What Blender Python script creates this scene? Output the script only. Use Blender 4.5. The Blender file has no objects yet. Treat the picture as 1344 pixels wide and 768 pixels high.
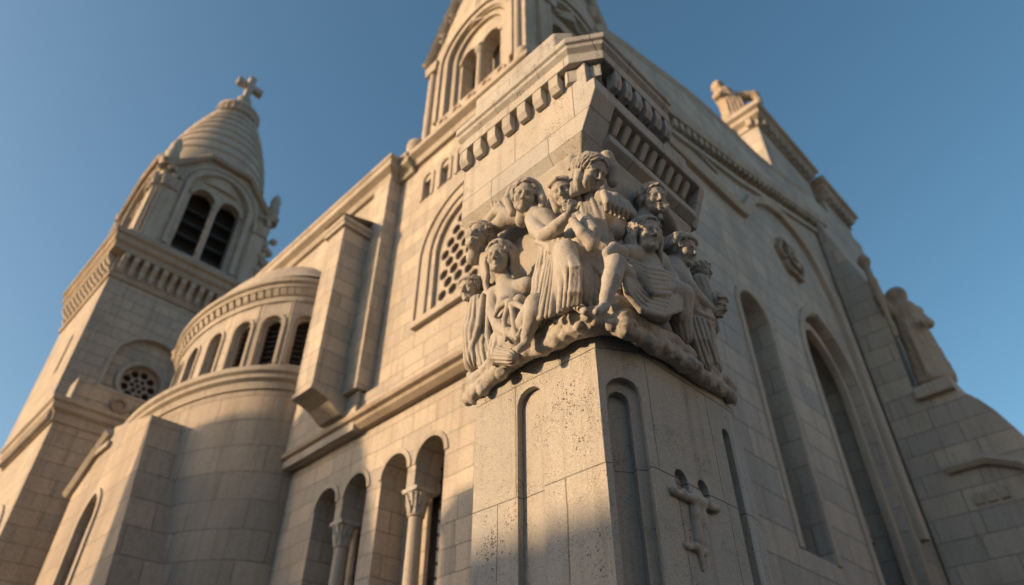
import bpy, bmesh, math, random
import numpy as np
from mathutils import Vector, Matrix
from mathutils.geometry import tessellate_polygon

random.seed(7)
R_ = math.radians
scene = bpy.context.scene
COL = scene.collection

# ------------------------------------------------------------------ camera
FPX = 900.0                       # focal length in pixels of the 1344 px wide photograph
PITCH = math.atan(900 / 1129.0)
EYE = Vector((0, 0, 1.6))
cam_d = bpy.data.cameras.new('camera')
cam_d.sensor_width = 36.0
cam_d.lens = 36.0 * FPX / 1344
cam_d.clip_start = 0.05
cam_d.clip_end = 3000
cam_d.dof.use_dof = True
cam_d.dof.focus_distance = 5.05
cam_d.dof.aperture_fstop = 0.85
cam = bpy.data.objects.new('camera', cam_d)
COL.objects.link(cam)
cam.location = EYE
cam.rotation_euler = (math.pi / 2 + PITCH, 0, R_(-45))
scene.camera = cam

# ------------------------------------------------------------------ light
SUN_ELEV = 14.0
SUN_A = 32.0                      # turn of the sun from -X towards +Y
sun_dir = Vector((-math.cos(R_(SUN_ELEV)) * math.cos(R_(SUN_A)),
                  math.cos(R_(SUN_ELEV)) * math.sin(R_(SUN_A)), math.sin(R_(SUN_ELEV))))
w = bpy.data.worlds.new('World')
scene.world = w
w.use_nodes = True
nt = w.node_tree
bg = nt.nodes['Background']
sky = nt.nodes.new('ShaderNodeTexSky')
sky.sky_type = 'NISHITA'
sky.sun_disc = False
sky.sun_elevation = R_(SUN_ELEV)
sky.sun_rotation = math.atan2(sun_dir.x, sun_dir.y)
sky.air_density = 1.0
sky.dust_density = 2.2
sky.ozone_density = 1.6
hsv = nt.nodes.new('ShaderNodeHueSaturation')          # clear, deep evening blue
hsv.inputs['Hue'].default_value = 0.487
hsv.inputs['Saturation'].default_value = 1.16
nt.links.new(sky.outputs[0], hsv.inputs['Color'])
nt.links.new(hsv.outputs[0], bg.inputs[0])
bg.inputs[1].default_value = 0.092
sun_d = bpy.data.lights.new('sun', 'SUN')
sun_d.energy = 2.95
sun_d.angle = R_(0.5)
sun_d.color = (1.0, 0.66, 0.36)
sun = bpy.data.objects.new('sun', sun_d)
COL.objects.link(sun)
sun.rotation_euler = sun_dir.to_track_quat('Z', 'Y').to_euler()
sun.location = (-20, 10, 40)

vs = scene.view_settings
vs.view_transform = 'Standard'
vs.look = 'None'
vs.exposure = 1.1
vs.gamma = 1.0
scene.cycles.use_denoising = True
scene.cycles.max_bounces = 6

# ------------------------------------------------------------------ picture geometry (only used to measure real positions)
_s = math.sqrt(.5)
VF = Vector((math.cos(PITCH) * _s, math.cos(PITCH) * _s, math.sin(PITCH)))
VR = Vector((_s, -_s, 0))
VU = Vector((-math.sin(PITCH) * _s, -math.sin(PITCH) * _s, math.cos(PITCH)))
def ray(u, v): return VF + (u - 672) / FPX * VR - (v - 384) / FPX * VU
def on(u, v, ax, val):
    d = ray(u, v); i = 'xyz'.index(ax)
    return EYE + d * ((val - EYE[i]) / d[i])
def hd(u, v, D):
    d = ray(u, v)
    return EYE + d * (D / math.hypot(d.x, d.y))
def mpp(P): return (P - EYE).dot(VF) / FPX

# ------------------------------------------------------------------ materials
def stone(name, base, bw=0.9, bh=0.45, joint=0.008, tint=0.10, grain=60.0, pits=0.0, bump=0.004, blocks=True, jdark=0.55, stain=0.25, rough=0.9, warm=(1.05, 1.0, 0.94), streak=.58):
    m = bpy.data.materials.new(name); m.use_nodes = True
    n = m.node_tree.nodes; L = m.node_tree.links
    b = n['Principled BSDF']
    b.inputs['Roughness'].default_value = rough
    b.inputs['Specular IOR Level'].default_value = 0.25
    geo = n.new('ShaderNodeNewGeometry')
    def noise(scale, detail=4, rough=.6, vec=None):
        t = n.new('ShaderNodeTexNoise'); t.inputs['Scale'].default_value = scale
        t.inputs['Detail'].default_value = detail; t.inputs['Roughness'].default_value = rough
        L.new(vec or geo.outputs['Position'], t.inputs['Vector']); return t
    def mix(a, bb, fac, mode='MIX'):
        x = n.new('ShaderNodeMix'); x.data_type = 'RGBA'; x.blend_type = mode
        for s, v in ((6, a), (7, bb), (0, fac)):
            if hasattr(v, 'node'): L.new(v, x.inputs[s])
            else: x.inputs[s].default_value = v
        return x.outputs[2]
    def ramp(src, p0, p1, c0=(0, 0, 0, 1), c1=(1, 1, 1, 1)):
        r = n.new('ShaderNodeValToRGB'); r.color_ramp.elements[0].position = p0; r.color_ramp.elements[1].position = p1
        r.color_ramp.elements[0].color = c0; r.color_ramp.elements[1].color = c1
        L.new(src, r.inputs[0]); return r.outputs[0]
    def math_(op, a, c):
        x = n.new('ShaderNodeMath'); x.operation = op
        for i, v in enumerate((a, c)):
            if hasattr(v, 'node'): L.new(v, x.inputs[i])
            else: x.inputs[i].default_value = v
        return x.outputs[0]
    base4 = (*base, 1)
    hi = tuple(min(1, base[i] * (1 + tint) * warm[i]) for i in range(3)) + (1,)
    lo = tuple(base[i] * (1 - tint) / warm[i] ** .5 for i in range(3)) + (1,)
    h = None
    if blocks:
        uv = n.new('ShaderNodeUVMap'); uv.uv_map = 'UVMap'
        wob = noise(1.6, 2)
        add = n.new('ShaderNodeVectorMath'); add.operation = 'MULTIPLY_ADD'
        L.new(wob.outputs['Color'], add.inputs[0]); add.inputs[1].default_value = (.03, .03, 0); L.new(uv.outputs[0], add.inputs[2])
        br = n.new('ShaderNodeTexBrick')
        br.inputs['Scale'].default_value = 1; br.inputs['Mortar Size'].default_value = joint
        br.inputs['Mortar Smooth'].default_value = .35
        br.inputs['Brick Width'].default_value = bw; br.inputs['Row Height'].default_value = bh
        br.inputs['Color1'].default_value = hi; br.inputs['Color2'].default_value = lo
        br.inputs['Bias'].default_value = 0
        br.offset = .43; br.squash = .8; br.squash_frequency = 3
        L.new(add.outputs[0], br.inputs['Vector'])
        jm = br.outputs['Fac']
        br.inputs['Mortar'].default_value = tuple(c * jdark for c in base) + (1,)
        col = br.outputs['Color']
        h = math_('MULTIPLY', jm, -1.0)
    else:
        col = mix(hi, lo, noise(3.0, 3).outputs['Fac'])
    # broad weathering, streaked down the wall
    mp = n.new('ShaderNodeMapping'); mp.inputs['Scale'].default_value = (1.3, 1.3, .35)
    L.new(geo.outputs['Position'], mp.inputs[0])
    big = noise(0.55, 6, .65, mp.outputs[0])
    col = mix(col, tuple(c * (1 - stain) for c in (base[0], base[1] * .98, base[2] * .95)) + (1,), math_('MULTIPLY', ramp(big.outputs['Fac'], .45, .7), .75))
    mp2 = n.new('ShaderNodeMapping'); mp2.inputs['Scale'].default_value = (7, 7, .28)
    L.new(geo.outputs['Position'], mp2.inputs[0])
    stk = noise(1.0, 5, .7, mp2.outputs[0])
    col = mix(col, mix(col, (.52, .49, .46, 1), 1.0, 'MULTIPLY'), math_('MULTIPLY', ramp(stk.outputs['Fac'], .52, .74), streak))
    # grain
    g = noise(grain, 3, .7)
    col = mix(col, mix(col, (.55, .55, .55, 1), 1.0, 'MULTIPLY'), math_('MULTIPLY', ramp(g.outputs['Fac'], .5, .72), .55))
    sp = noise(grain * 2.3, 2, .8)
    col = mix(col, mix(col, (1.22, 1.2, 1.17, 1), 1.0, 'MULTIPLY'), ramp(sp.outputs['Fac'], .54, .66))
    col = mix(col, mix(col, (.62, .60, .58, 1), 1.0, 'MULTIPLY'), math_('SUBTRACT', 1.0, ramp(sp.outputs['Fac'], .34, .46)))
    gh = math_('ADD', math_('MULTIPLY', g.outputs['Fac'], .6), math_('MULTIPLY', sp.outputs['Fac'], .5))
    h = gh if h is None else math_('ADD', math_('MULTIPLY', h, 1.6), gh)
    if pits > 0:
        v = n.new('ShaderNodeTexVoronoi'); v.inputs['Scale'].default_value = 42
        wp = n.new('ShaderNodeVectorMath'); wp.operation = 'MULTIPLY_ADD'; L.new(noise(28, 3).outputs['Color'], wp.inputs[0]); wp.inputs[1].default_value = (.055, .055, .055); L.new(geo.outputs['Position'], wp.inputs[2])
        L.new(wp.outputs[0], v.inputs['Vector'])
        sel = noise(2.1, 3)
        lim = math_('MULTIPLY', ramp(sel.outputs['Fac'], .45, .8), math_('MULTIPLY', noise(19, 2).outputs['Fac'], .72 * pits))
        pit = math_('LESS_THAN', v.outputs['Distance'], lim)
        v2 = n.new('ShaderNodeTexVoronoi'); v2.inputs['Scale'].default_value = 95; L.new(wp.outputs[0], v2.inputs['Vector'])
        pit2 = math_('LESS_THAN', v2.outputs['Distance'], math_('MULTIPLY', ramp(noise(5, 2).outputs['Fac'], .4, .7), .3 * pits))
        pt = math_('MAXIMUM', pit, pit2)
        col = mix(col, mix(col, (.30, .28, .26, 1), 1.0, 'MULTIPLY'), pt)
        h = math_('SUBTRACT', h, math_('MULTIPLY', pt, .9))
    bp = n.new('ShaderNodeBump'); bp.inputs['Strength'].default_value = 1.0; bp.inputs['Distance'].default_value = bump
    L.new(h, bp.inputs['Height'])
    L.new(bp.outputs[0], b.inputs['Normal'])
    L.new(col, b.inputs['Base Color'])
    return m

def plain(name, c, rough=.8, metal=0.0, nscale=8, var=.25):
    m = bpy.data.materials.new(name); m.use_nodes = True
    n = m.node_tree.nodes; L = m.node_tree.links; b = n['Principled BSDF']
    t = n.new('ShaderNodeTexNoise'); t.inputs['Scale'].default_value = nscale; t.inputs['Detail'].default_value = 5
    g = n.new('ShaderNodeNewGeometry'); L.new(g.outputs['Position'], t.inputs['Vector'])
    r = n.new('ShaderNodeValToRGB')
    r.color_ramp.elements[0].color = tuple(x * (1 - var) for x in c) + (1,); r.color_ramp.elements[1].color = tuple(x * (1 + var) for x in c) + (1,)
    L.new(t.outputs['Fac'], r.inputs[0]); L.new(r.outputs[0], b.inputs['Base Color'])
    b.inputs['Roughness'].default_value = rough; b.inputs['Metallic'].default_value = metal
    return m

BASE = (.43, .395, .35)
M_PIER = stone('pier_stone', (.46, .45, .42), bw=.78, bh=.86, joint=.005, tint=.03, grain=75, pits=1.15, bump=.006, jdark=.45, stain=.22)
M_CARVE = stone('carved_stone', (.46, .44, .405), tint=.09, grain=85, pits=.55, bump=.006, blocks=False, stain=.3)
M_WALL = stone('ashlar_stone', BASE, bw=1.05, bh=.5, joint=.011, tint=.15, grain=26, pits=.4, bump=.010, stain=.22)
M_APSE = stone('large_ashlar_stone', (.40, .355, .305), bw=1.7, bh=.8, joint=.014, tint=.15, grain=22, pits=.6, bump=.012, stain=.34)
M_FACADE = stone('facade_ashlar_stone', (.41, .39, .36), bw=2.0, bh=.85, joint=.018, tint=.13, grain=14, bump=.015, stain=.28)
M_TOWER = stone('tower_ashlar_stone', (.40, .365, .32), bw=1.3, bh=.6, joint=.014, tint=.10, grain=12, bump=.012, stain=.28)
M_TRIM = stone('trim_stone', (.41, .375, .33), tint=.10, grain=30, bump=.010, blocks=False, stain=.34)
M_CORN = stone('weathered_cornice_stone', (.34, .29, .235), tint=.14, grain=30, bump=.014, blocks=False, stain=.4)
M_DSTONE = stone('recess_shade_stone', (.17, .165, .155), bw=1.6, bh=.8, joint=.016, tint=.12, grain=14, bump=.012, stain=.35)  # stone colour darkened to stand in for shade in the deep window recess
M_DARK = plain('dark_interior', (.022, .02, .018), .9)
M_LOUV = plain('dark_louvre_wood', (.045, .038, .032), .75)
M_GLASS = plain('dark_window_glass', (.02, .022, .025), .18, 0, 3)
M_PAVE = stone('plaza_paving', (.09, .083, .075), bw=.8, bh=.5, joint=.008, tint=.1, grain=40, bump=.004)
M_STUC = plain('stucco', (.42, .36, .29), .9, 0, 1.5, .12)
M_PALE = plain('pale_render', (.46, .45, .43), .9, 0, 2, .15)  # pale so the unseen block bounces fill light
M_ROOF = plain('roof_lead', (.20, .19, .175), .7, 0, 2)

# ------------------------------------------------------------------ object helpers
def tag(o, label=None, cat=None, group=None, kind=None):
    if label: o['label'] = label
    if cat: o['category'] = cat
    if group: o['group'] = group
    if kind: o['kind'] = kind
    return o
def empty(name, loc, label, cat, group=None):
    o = bpy.data.objects.new(name, None); COL.objects.link(o); o.location = loc
    o.empty_display_size = .3
    return tag(o, label, cat, group)
def box_uv(me):
    uvl = me.uv_layers.get('UVMap') or me.uv_layers.new(name='UVMap')
    for p in me.polygons:
        nx, ny, nz = abs(p.normal.x), abs(p.normal.y), abs(p.normal.z)
        for li in p.loop_indices:
            c = me.vertices[me.loops[li].vertex_index].co
            if nz > .85: uvl.data[li].uv = (c.x, c.y)
            elif nx >= ny: uvl.data[li].uv = (c.y + .37, c.z)
            else: uvl.data[li].uv = (c.x, c.z)
class MB:
    """collects faces in world space and links them as ONE mesh"""
    def __init__(s): s.bm = bmesh.new(); s.uvs = None
    def face(s, pts):
        try: return s.bm.faces.new([s.bm.verts.new(p) for p in pts])
        except ValueError: return None
    def box(s, x0, x1, y0, y1, z0, z1):
        v = [s.bm.verts.new((x, y, z)) for z in (z0, z1) for x, y in ((x0, y0), (x1, y0), (x1, y1), (x0, y1))]
        for f in ((0, 3, 2, 1), (4, 5, 6, 7), (0, 1, 5, 4), (1, 2, 6, 5), (2, 3, 7, 6), (3, 0, 4, 7)): s.bm.faces.new([v[i] for i in f])
        return v
    def prism(s, poly, fr, d0, d1):
        """closed polygon (a,b) in frame fr from depth d0 to d1"""
        A = [s.bm.verts.new(fr(a, b, d0)) for a, b in poly]; B = [s.bm.verts.new(fr(a, b, d1)) for a, b in poly]
        s.bm.faces.new(A); s.bm.faces.new(list(reversed(B)))
        for i in range(len(poly)):
            j = (i + 1) % len(poly); s.bm.faces.new([A[j], A[i], B[i], B[j]])
    def loft(s, rings, caps=True, closed=True):
        V = [[s.bm.verts.new(p) for p in r] for r in rings]
        n = len(V[0])
        for k in range(len(V) - 1):
            for i in range(n if closed else n - 1):
                j = (i + 1) % n
                s.bm.faces.new([V[k][i], V[k][j], V[k + 1][j], V[k + 1][i]])
        if caps:
            if len(rings[0]) > 2:
                s.bm.faces.new(list(reversed(V[0]))); s.bm.faces.new(V[-1])
    def tube(s, pts, rad, n=8):
        pts = [Vector(p) for p in pts]; rads = rad if hasattr(rad, '__len__') else [rad] * len(pts)
        rings = []
        for i, p in enumerate(pts):
            t = (pts[min(i + 1, len(pts) - 1)] - pts[max(i - 1, 0)]).normalized()
            a = t.cross(Vector((0, 0, 1)) if abs(t.z) < .9 else Vector((1, 0, 0))).normalized(); b = t.cross(a)
            rings.append([p + (a * math.cos(q) + b * math.sin(q)) * rads[i] for q in [2 * math.pi * k / n for k in range(n)]])
        s.loft(rings)
    def lathe(s, cx, cy, prof, n=32, a0=0, a1=2 * math.pi, sx=1, sy=1):
        full = abs(a1 - a0 - 2 * math.pi) < 1e-6
        k = n if full else n + 1
        ang = [a0 + (a1 - a0) * i / n for i in range(k)]
        s.loft([[(cx + r * sx * math.cos(q), cy + r * sy * math.sin(q), z) for q in ang] for r, z in prof], caps=full, closed=full)
    def wall(s, fr, outline, holes=(), d=0.0, thick=.5, holedepth=.4, sides=True, back=False):
        polys = [[Vector((a, b, 0)) for a, b in outline]] + [[Vector((a, b, 0)) for a, b in h] for h in holes]
        flat = [p for q in polys for p in q]
        for dd in ([d] + ([d + thick] if back else [])):
            vv = [s.bm.verts.new(fr(p.x, p.y, dd)) for p in flat]
            for t in tessellate_polygon(polys):
                try: s.bm.faces.new([vv[i] for i in t])
                except ValueError: pass
        def rim(poly, d1):
            a = [s.bm.verts.new(fr(x, y, d)) for x, y in poly]; b = [s.bm.verts.new(fr(x, y, d1)) for x, y in poly]
            for i in range(len(poly)):
                j = (i + 1) % len(poly); s.bm.faces.new([a[i], a[j], b[j], b[i]])
        if sides: rim(outline, d + thick)
        for k, h in enumerate(holes):
            rim(h, d + (holedepth[k] if hasattr(holedepth, '__len__') else holedepth))
    def sweep(s, plan, prof, closed=False):
        """plan: list of (x,y), outward is on the RIGHT of travel; prof: closed list of (o,z)"""
        n = len(plan); rings = []
        P = [Vector((x, y)) for x, y in plan]
        for i in range(n):
            pa = P[i - 1] if (i or closed) else None; pb = P[(i + 1) % n] if (i < n - 1 or closed) else None
            ns = []
            if pa is not None: t = (P[i] - pa).normalized(); ns.append(Vector((t.y, -t.x)))
            if pb is not None: t = (pb - P[i]).normalized(); ns.append(Vector((t.y, -t.x)))
            if len(ns) == 2:
                m = ns[0] + ns[1]; m = m / max(.2, m.dot(ns[0]))
            else: m = ns[0]
            rings.append([(P[i].x + m.x * o, P[i].y + m.y * o, z) for o, z in prof])
        if closed: rings.append(rings[0])
        s.loft(rings, caps=not closed)
    def sweep_fr(s, fr, path, prof, closed=False):
        """moulding along a path (a,b) on a wall; prof: closed list of (n,o): n across (to the left of travel), o outward"""
        P = [Vector(p) for p in path]; n = len(P); rings = []
        for i in range(n):
            ns = []
            if i or closed: t = (P[i] - P[i - 1]).normalized(); ns.append(Vector((-t.y, t.x)))
            if i < n - 1 or closed: t = (P[(i + 1) % n] - P[i]).normalized(); ns.append(Vector((-t.y, t.x)))
            m = ns[0] if len(ns) == 1 else (ns[0] + ns[1]) / max(.3, (ns[0] + ns[1]).dot(ns[0]))
            rings.append([fr(P[i].x + m.x * q, P[i].y + m.y * q, -o) for q, o in prof])
        if closed: rings.append(rings[0])
        s.loft(rings, caps=not closed)
    def build(s, name, mat, par=None, smooth=False, bevel=0, uv=True, weld=True, recalc=True):
        bm = s.bm
        if weld: bmesh.ops.remove_doubles(bm, verts=bm.verts, dist=1e-4)
        if recalc: bmesh.ops.recalc_face_normals(bm, faces=bm.faces)
        me = bpy.data.meshes.new(name); bm.to_mesh(me); bm.free()
        if uv: box_uv(me)
        me.materials.append(mat)
        if smooth:
            for p in me.polygons: p.use_smooth = True
            if smooth != 'all': me.set_sharp_from_angle(angle=R_(smooth if smooth > 1 else 40))
        o = bpy.data.objects.new(name, me); COL.objects.link(o)
        if bevel:
            b = o.modifiers.new('soft_edges', 'BEVEL'); b.width = bevel; b.segments = 2; b.limit_method = 'ANGLE'; b.angle_limit = R_(30)
        return set_parent(o, par)
def set_parent(o, par):
    """keep world-space mesh coordinates while being a child of an Empty that may be moved"""
    if par is None: return o
    o.parent = par
    acc = Vector((0, 0, 0)); q = par
    while q is not None: acc += Vector(q.location); q = q.parent
    o.location = -acc
    return o
def fr_x(x0):          # wall with outward normal -X: a=y, b=z, depth inward +x
    return lambda a, b, d: Vector((x0 + d, a, b))
def fr_y(y0):          # wall with outward normal -Y: a=x, b=z
    return lambda a, b, d: Vector((a, y0 + d, b))
def arch(c, b0, hw, spring, n=14, rise=None, pointed=0):
    """outline of an arched opening"""
    pts = [(c - hw, b0), (c + hw, b0), (c + hw, spring)]
    pts += arc_pts(c, hw, spring, n, rise, pointed)[1:-1]
    pts += [(c - hw, spring)]
    return pts
def arc_pts(c, hw, spring, n=14, rise=None, pointed=0):
    out = []
    for i in range(n + 1):
        t = math.pi * i / n
        if pointed:
            r = hw * (1 + pointed); 
            if i <= n / 2:
                amax = math.acos((r - hw) / r); q = amax * i / (n / 2); out.append((c + hw - r + r * math.cos(q), spring + r * math.sin(q)))
            else:
                amax = math.acos((r - hw) / r); q = amax * (n - i) / (n / 2); out.append((c - hw + r - r * math.cos(q), spring + r * math.sin(q)))
        else: out.append((c + hw * math.cos(t), spring + (rise or hw) * math.sin(t)))
    return out
def arch_path(c, b0, hw, spring, n=14, pointed=0):
    return [(c + hw, b0)] + arc_pts(c, hw, spring, n, None, pointed) + [(c - hw, b0)]
def rect_prof(w, o0, o1): return [(-w / 2, o0), (w / 2, o0), (w / 2, o1), (-w / 2, o1)]
def copy_obj(o, par, loc=None):
    c = o.copy(); COL.objects.link(c); c.parent = par
    if loc is not None: c.location = loc
    return c
def repeat(name, mb, mat, par, offsets, bevel=0):
    """first one built, the rest copies of it shifted by offsets"""
    first = mb.build(name, mat, par, bevel=bevel)
    base = Vector(first.location)
    for of in offsets[1:]: copy_obj(first, par, base + Vector(of) - Vector(offsets[0]))
    first.location = base + Vector(offsets[0]) * 0
    return first

# ------------------------------------------------------------------ ground
mb = MB(); mb.face([(-600, -600, 0), (600, -600, 0), (600, 600, 0), (-600, 600, 0)])
tag(mb.build('ground', M_PAVE), kind='structure')

# ------------------------------------------------------------------ church: nave wall seen at a slant on the left, gabled facade on the right
XB, XA, YJ = 8.6, 8.28, 14.0            # nave wall plane, thicker nave wall plane beyond the step, the step
YF = 7.2                                # facade plane
church = empty('church', (9, 9, 0), 'big pale limestone church, sunlit nave wall and shaded gabled front, behind the carved pier', 'church')
fB, fA, fF = fr_x(XB), fr_x(XA), fr_y(YF)

# openings of the nave wall
arcade = []
for c in (11.12, 12.40, 13.95, 15.25): arcade.append((c, 5.0, .50, 8.12))
lat = (10.15, 12.25, 1.48, 14.35)
slits = [(12.35, 17.15, .2, 18.05), (11.5, 17.15, .2, 18.05), (10.7, 17.15, .2, 18.05), (9.9, 17.15, .2, 18.05), (9.1, 17.15, .2, 18.05)]
mb = MB()
# lower storey runs straight to the apse; upper storey steps forward beyond YJ
def pair(a, b, zc):
    """two arched openings that share a column between them"""
    p = [(a[0] - a[2], a[1]), (b[0] + b[2], a[1])]
    p += arc_pts(b[0], b[2], b[3]) + [(b[0] - b[2], zc), (a[0] + a[2], zc)] + arc_pts(a[0], a[2], a[3])
    return p
holes = [pair(arcade[0], arcade[1], 7.62), pair(arcade[2], arcade[3], 7.62)]
mb.wall(fB, [(7.95, 0), (17.9, 0), (17.9, 9.72), (7.95, 9.72)], holes, thick=1.0, holedepth=.75)
holes2 = [arch(*lat, n=24)] + [arch(*a, n=10) for a in slits]
mb.wall(fB, [(7.95, 9.72), (YJ, 9.72), (YJ, 18.9), (7.95, 18.9)], holes2, thick=.9, holedepth=[.62] + [.16] * len(slits))
for c, b0, hw, sp in slits: mb.face([fB(c - hw - .02, b0 - .02, .16), fB(c + hw + .02, b0 - .02, .16), fB(c + hw + .02, sp + hw + .02, .16), fB(c - hw - .02, sp + hw + .02, .16)])
mb.wall(fA, [(YJ, 9.72), (30.5, 9.72), (30.5, 18.9), (YJ, 18.9)], thick=1.5)
mb.build('nave_wall', M_WALL, church)
# inner wall behind the arcade openings
mb = MB()
mb.face([fB(7.9, 0, 1.5), fB(18.2, 0, 1.5), fB(18.2, 9.9, 1.5), fB(7.9, 9.9, 1.5)])
mb.build('inner_wall', M_TRIM, church)
for k, (c, b0, hw, sp) in enumerate(arcade):
    f = MB(); f.sweep_fr(fB, arc_pts(c, hw + .05, sp), rect_prof(.12, -.02, .035))
    fo = f.build('window', M_TRIM, church, bevel=.008)
    # stone jamb shelf inside and a leaded window panel
    p = MB(); p.face([fB(c - hw, b0, .752), fB(c + hw, b0, .752), fB(c + hw, sp + hw, .752), fB(c - hw, sp + hw, .752)])
    p.build('blind_panel', M_WALL, fo) if k not in (0,) else p.build('pane', M_GLASS, fo)
    if k == 0:
        g = MB()
        for i in range(12): z = 5.2 + i * .3; g.box(XB + .70, XB + .735, c - hw, c + hw, z, z + .03)
        for yy in (-.25, 0, .25): g.box(XB + .71, XB + .73, c + yy - .012, c + yy + .012, 5, 8.6)
        g.build('window_bars', M_DARK, fo)
    else:
        g = MB(); g.tube([fB(c - hw + .16, b0, .60), fB(c - hw + .16, sp + .2, .60)], .055, 10); g.build('colonnette', M_TRIM, fo, smooth=50)

def column(par, cx, cy, z0, z1, r, caph, mat, name='column'):
    m = MB(); m.lathe(cx, cy, [(r * 1.25, z0), (r * 1.25, z0 + r * .5), (r * 1.02, z0 + r), (r, z0 + 1.2 * r), (r * .93, z1 - caph), (r * 1.15, z1 - caph + .02), (r * 1.15, z1 - caph + .05), (r * .95, z1 - caph + .07)], 20)
    o = m.build(name, mat, par, smooth=40)
    c = MB()
    zc = z1 - caph + .05
    c.lathe(cx, cy, [(r * .95, zc), (r * 1.0, zc + caph * .3), (r * 1.25, zc + caph * .6), (r * 1.5, zc + caph * .78)], 16)
    rr = random.Random(3)
    for row, (zz, ro, hh, nn) in enumerate(((zc + .02, r * .98, caph * .42, 8), (zc + caph * .28, r * 1.1, caph * .46, 8))):
        for i in range(nn):
            q = 2 * math.pi * (i + .5 * row) / nn
            d = Vector((math.cos(q), math.sin(q), 0)); P = Vector((cx, cy, zz)) + d * ro
            c.tube([P, P + Vector((0, 0, hh * .6)) + d * r * .12, P + Vector((0, 0, hh)) + d * r * .42, P + Vector((0, 0, hh * .9)) + d * r * .62], [r * .2, r * .3, r * .24, r * .1], 6)
    for i in range(4):
        q = math.pi / 4 + i * math.pi / 2; d = Vector((math.cos(q), math.sin(q), 0))
        P = Vector((cx, cy, zc + caph * .75)) + d * r * 1.35
        c.tube([P - Vector((0, 0, caph * .3)), P, P + d * r * .25], [r * .15, r * .28, r * .2], 6)
    e = r * 1.55
    c.box(cx - e, cx + e, cy - e, cy + e, z1 - caph * .14, z1)
    c.build('capital', M_CARVE, o, smooth=30)
    return o
column(church, XB + .24, (arcade[0][0] + arcade[1][0]) / 2, 5.0, 7.617, .165, .62, M_TRIM)
column(church, XB + .24, (arcade[2][0] + arcade[3][0]) / 2, 5.0, 7.617, .165, .62, M_TRIM)

# main string course (z 9.7..10.3) along the nave wall
m = MB(); prof = [(-.05, 9.74), (.16, 9.74), (.30, 9.86), (.30, 9.95), (.42, 10.0), (.42, 10.13), (.06, 10.28), (-.05, 10.28)]
m.sweep([(XB, 17.95), (XB, 7.95)], prof); m.build('string_course', M_CORN, church, bevel=.015)
m = MB(); m.sweep([(XB, 17.95), (XB, 7.95)], [(-.04, 10.284), (.20, 10.284), (.20, 10.75), (.10, 10.85), (-.04, 10.85)]); m.build('plinth_course', M_WALL, church, bevel=.015)
# eaves
m = MB(); pe = [(-.05, 18.9), (.12, 18.9), (.2, 19.08), (.42, 19.2), (.42, 19.42), (.5, 19.5), (.5, 19.62), (-.05, 19.75)]
m.sweep([(XA, 30.5), (XA, YJ), (XB, YJ), (XB, 13.1)], pe); m.build('eaves_cornice', M_TRIM, church, bevel=.02)
# pilaster head at the step
m = MB(); m.box(XA - .16, XA + .6, YJ - .12, YJ + .75, 10.86, 18.88); m.build('pilaster', M_WALL, church, bevel=.02)
# lattice window
f = MB()
f.sweep_fr(fB, arch_path(lat[0], lat[1], lat[2] + .36, lat[3], 28), rect_prof(.34, -.03, .07))
f.sweep_fr(fB, arch_path(lat[0], lat[1], lat[2] + .60, lat[3], 28), rect_prof(.12, -.03, .13))
lw = f.build('window', M_TRIM, church, bevel=.02)
tr = MB(); hexes = []; pr = .225
inside = lambda a, b: (abs(a - lat[0]) < lat[2] - .05 and lat[1] + .05 < b <= lat[3]) or (b > lat[3] and math.hypot(a - lat[0], b - lat[3]) < lat[2] - .05)
row = 0; b = lat[1] + .2
rr = random.Random(5)
while b < lat[3] + lat[2]:
    a = lat[0] - lat[2] + (.2 if row % 2 else .41)
    while a < lat[0] + lat[2]:
        pts = [(a + .180 * math.cos(R_(60 * k + 30)), b + .180 * math.sin(R_(60 * k + 30))) for k in range(6)]
        if all(inside(*p) for p in pts): hexes.append(pts)
        a += .41
    b += .355; row += 1
tr.wall(fB, arch(lat[0], lat[1], lat[2] - .005, lat[3], n=24), hexes, d=.12, thick=.16, holedepth=.16)
tr.build('stone_lattice', M_TRIM, lw, bevel=.03)
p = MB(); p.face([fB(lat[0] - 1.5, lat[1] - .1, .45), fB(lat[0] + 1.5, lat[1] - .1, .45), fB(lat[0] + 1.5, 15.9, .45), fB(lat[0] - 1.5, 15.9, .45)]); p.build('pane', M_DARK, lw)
sl = MB(); sl.box(XB - .16, XB + .3, lat[0] - 2.1, lat[0] + 2.1, lat[1] - .22, lat[1] - .01); sl.build('sill', M_TRIM, lw, bevel=.02)
for c, b0, hw, sp in slits:
    f = MB(); f.sweep_fr(fB, arch_path(c, b0, hw + .06, sp, 10), rect_prof(.12, -.02, .05)); f.build('blind_arch', M_TRIM, church, bevel=.01)
# buttress against the nave wall
bt = MB(); bt.loft([[(x, 14.55, z), (8.58, 14.55, z), (8.58, 15.45, z), (x, 15.45, z)] for x, z in ((7.22, 10.86), (7.20, 16.55))]); bo = bt.build('buttress', M_WALL, church, bevel=.02)
m = MB(); m.prism([(8.62, 10.29), (8.62, 10.855), (7.18, 10.855), (7.18, 10.72), (7.40, 10.68), (7.75, 10.56), (8.12, 10.29)], lambda a, b, d: Vector((a, 14.5 + d, b)), 0, 1.0)
m.build('corbel_bracket', M_TRIM, bo, bevel=.015)
m = MB(); m.sweep([(8.3, 15.45), (7.2, 15.45), (7.2, 14.55), (8.3, 14.55)], [(-.02, 16.5), (.10, 16.5), (.10, 16.62), (.16, 16.68), (.16, 16.80), (-.02, 16.98)])
m.face([(7.0, 15.55, 16.9), (8.3, 15.55, 17.3), (8.3, 14.45, 17.3), (7.0, 14.45, 16.9)])
m.build('coping', M_TRIM, bo, bevel=.015)
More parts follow.
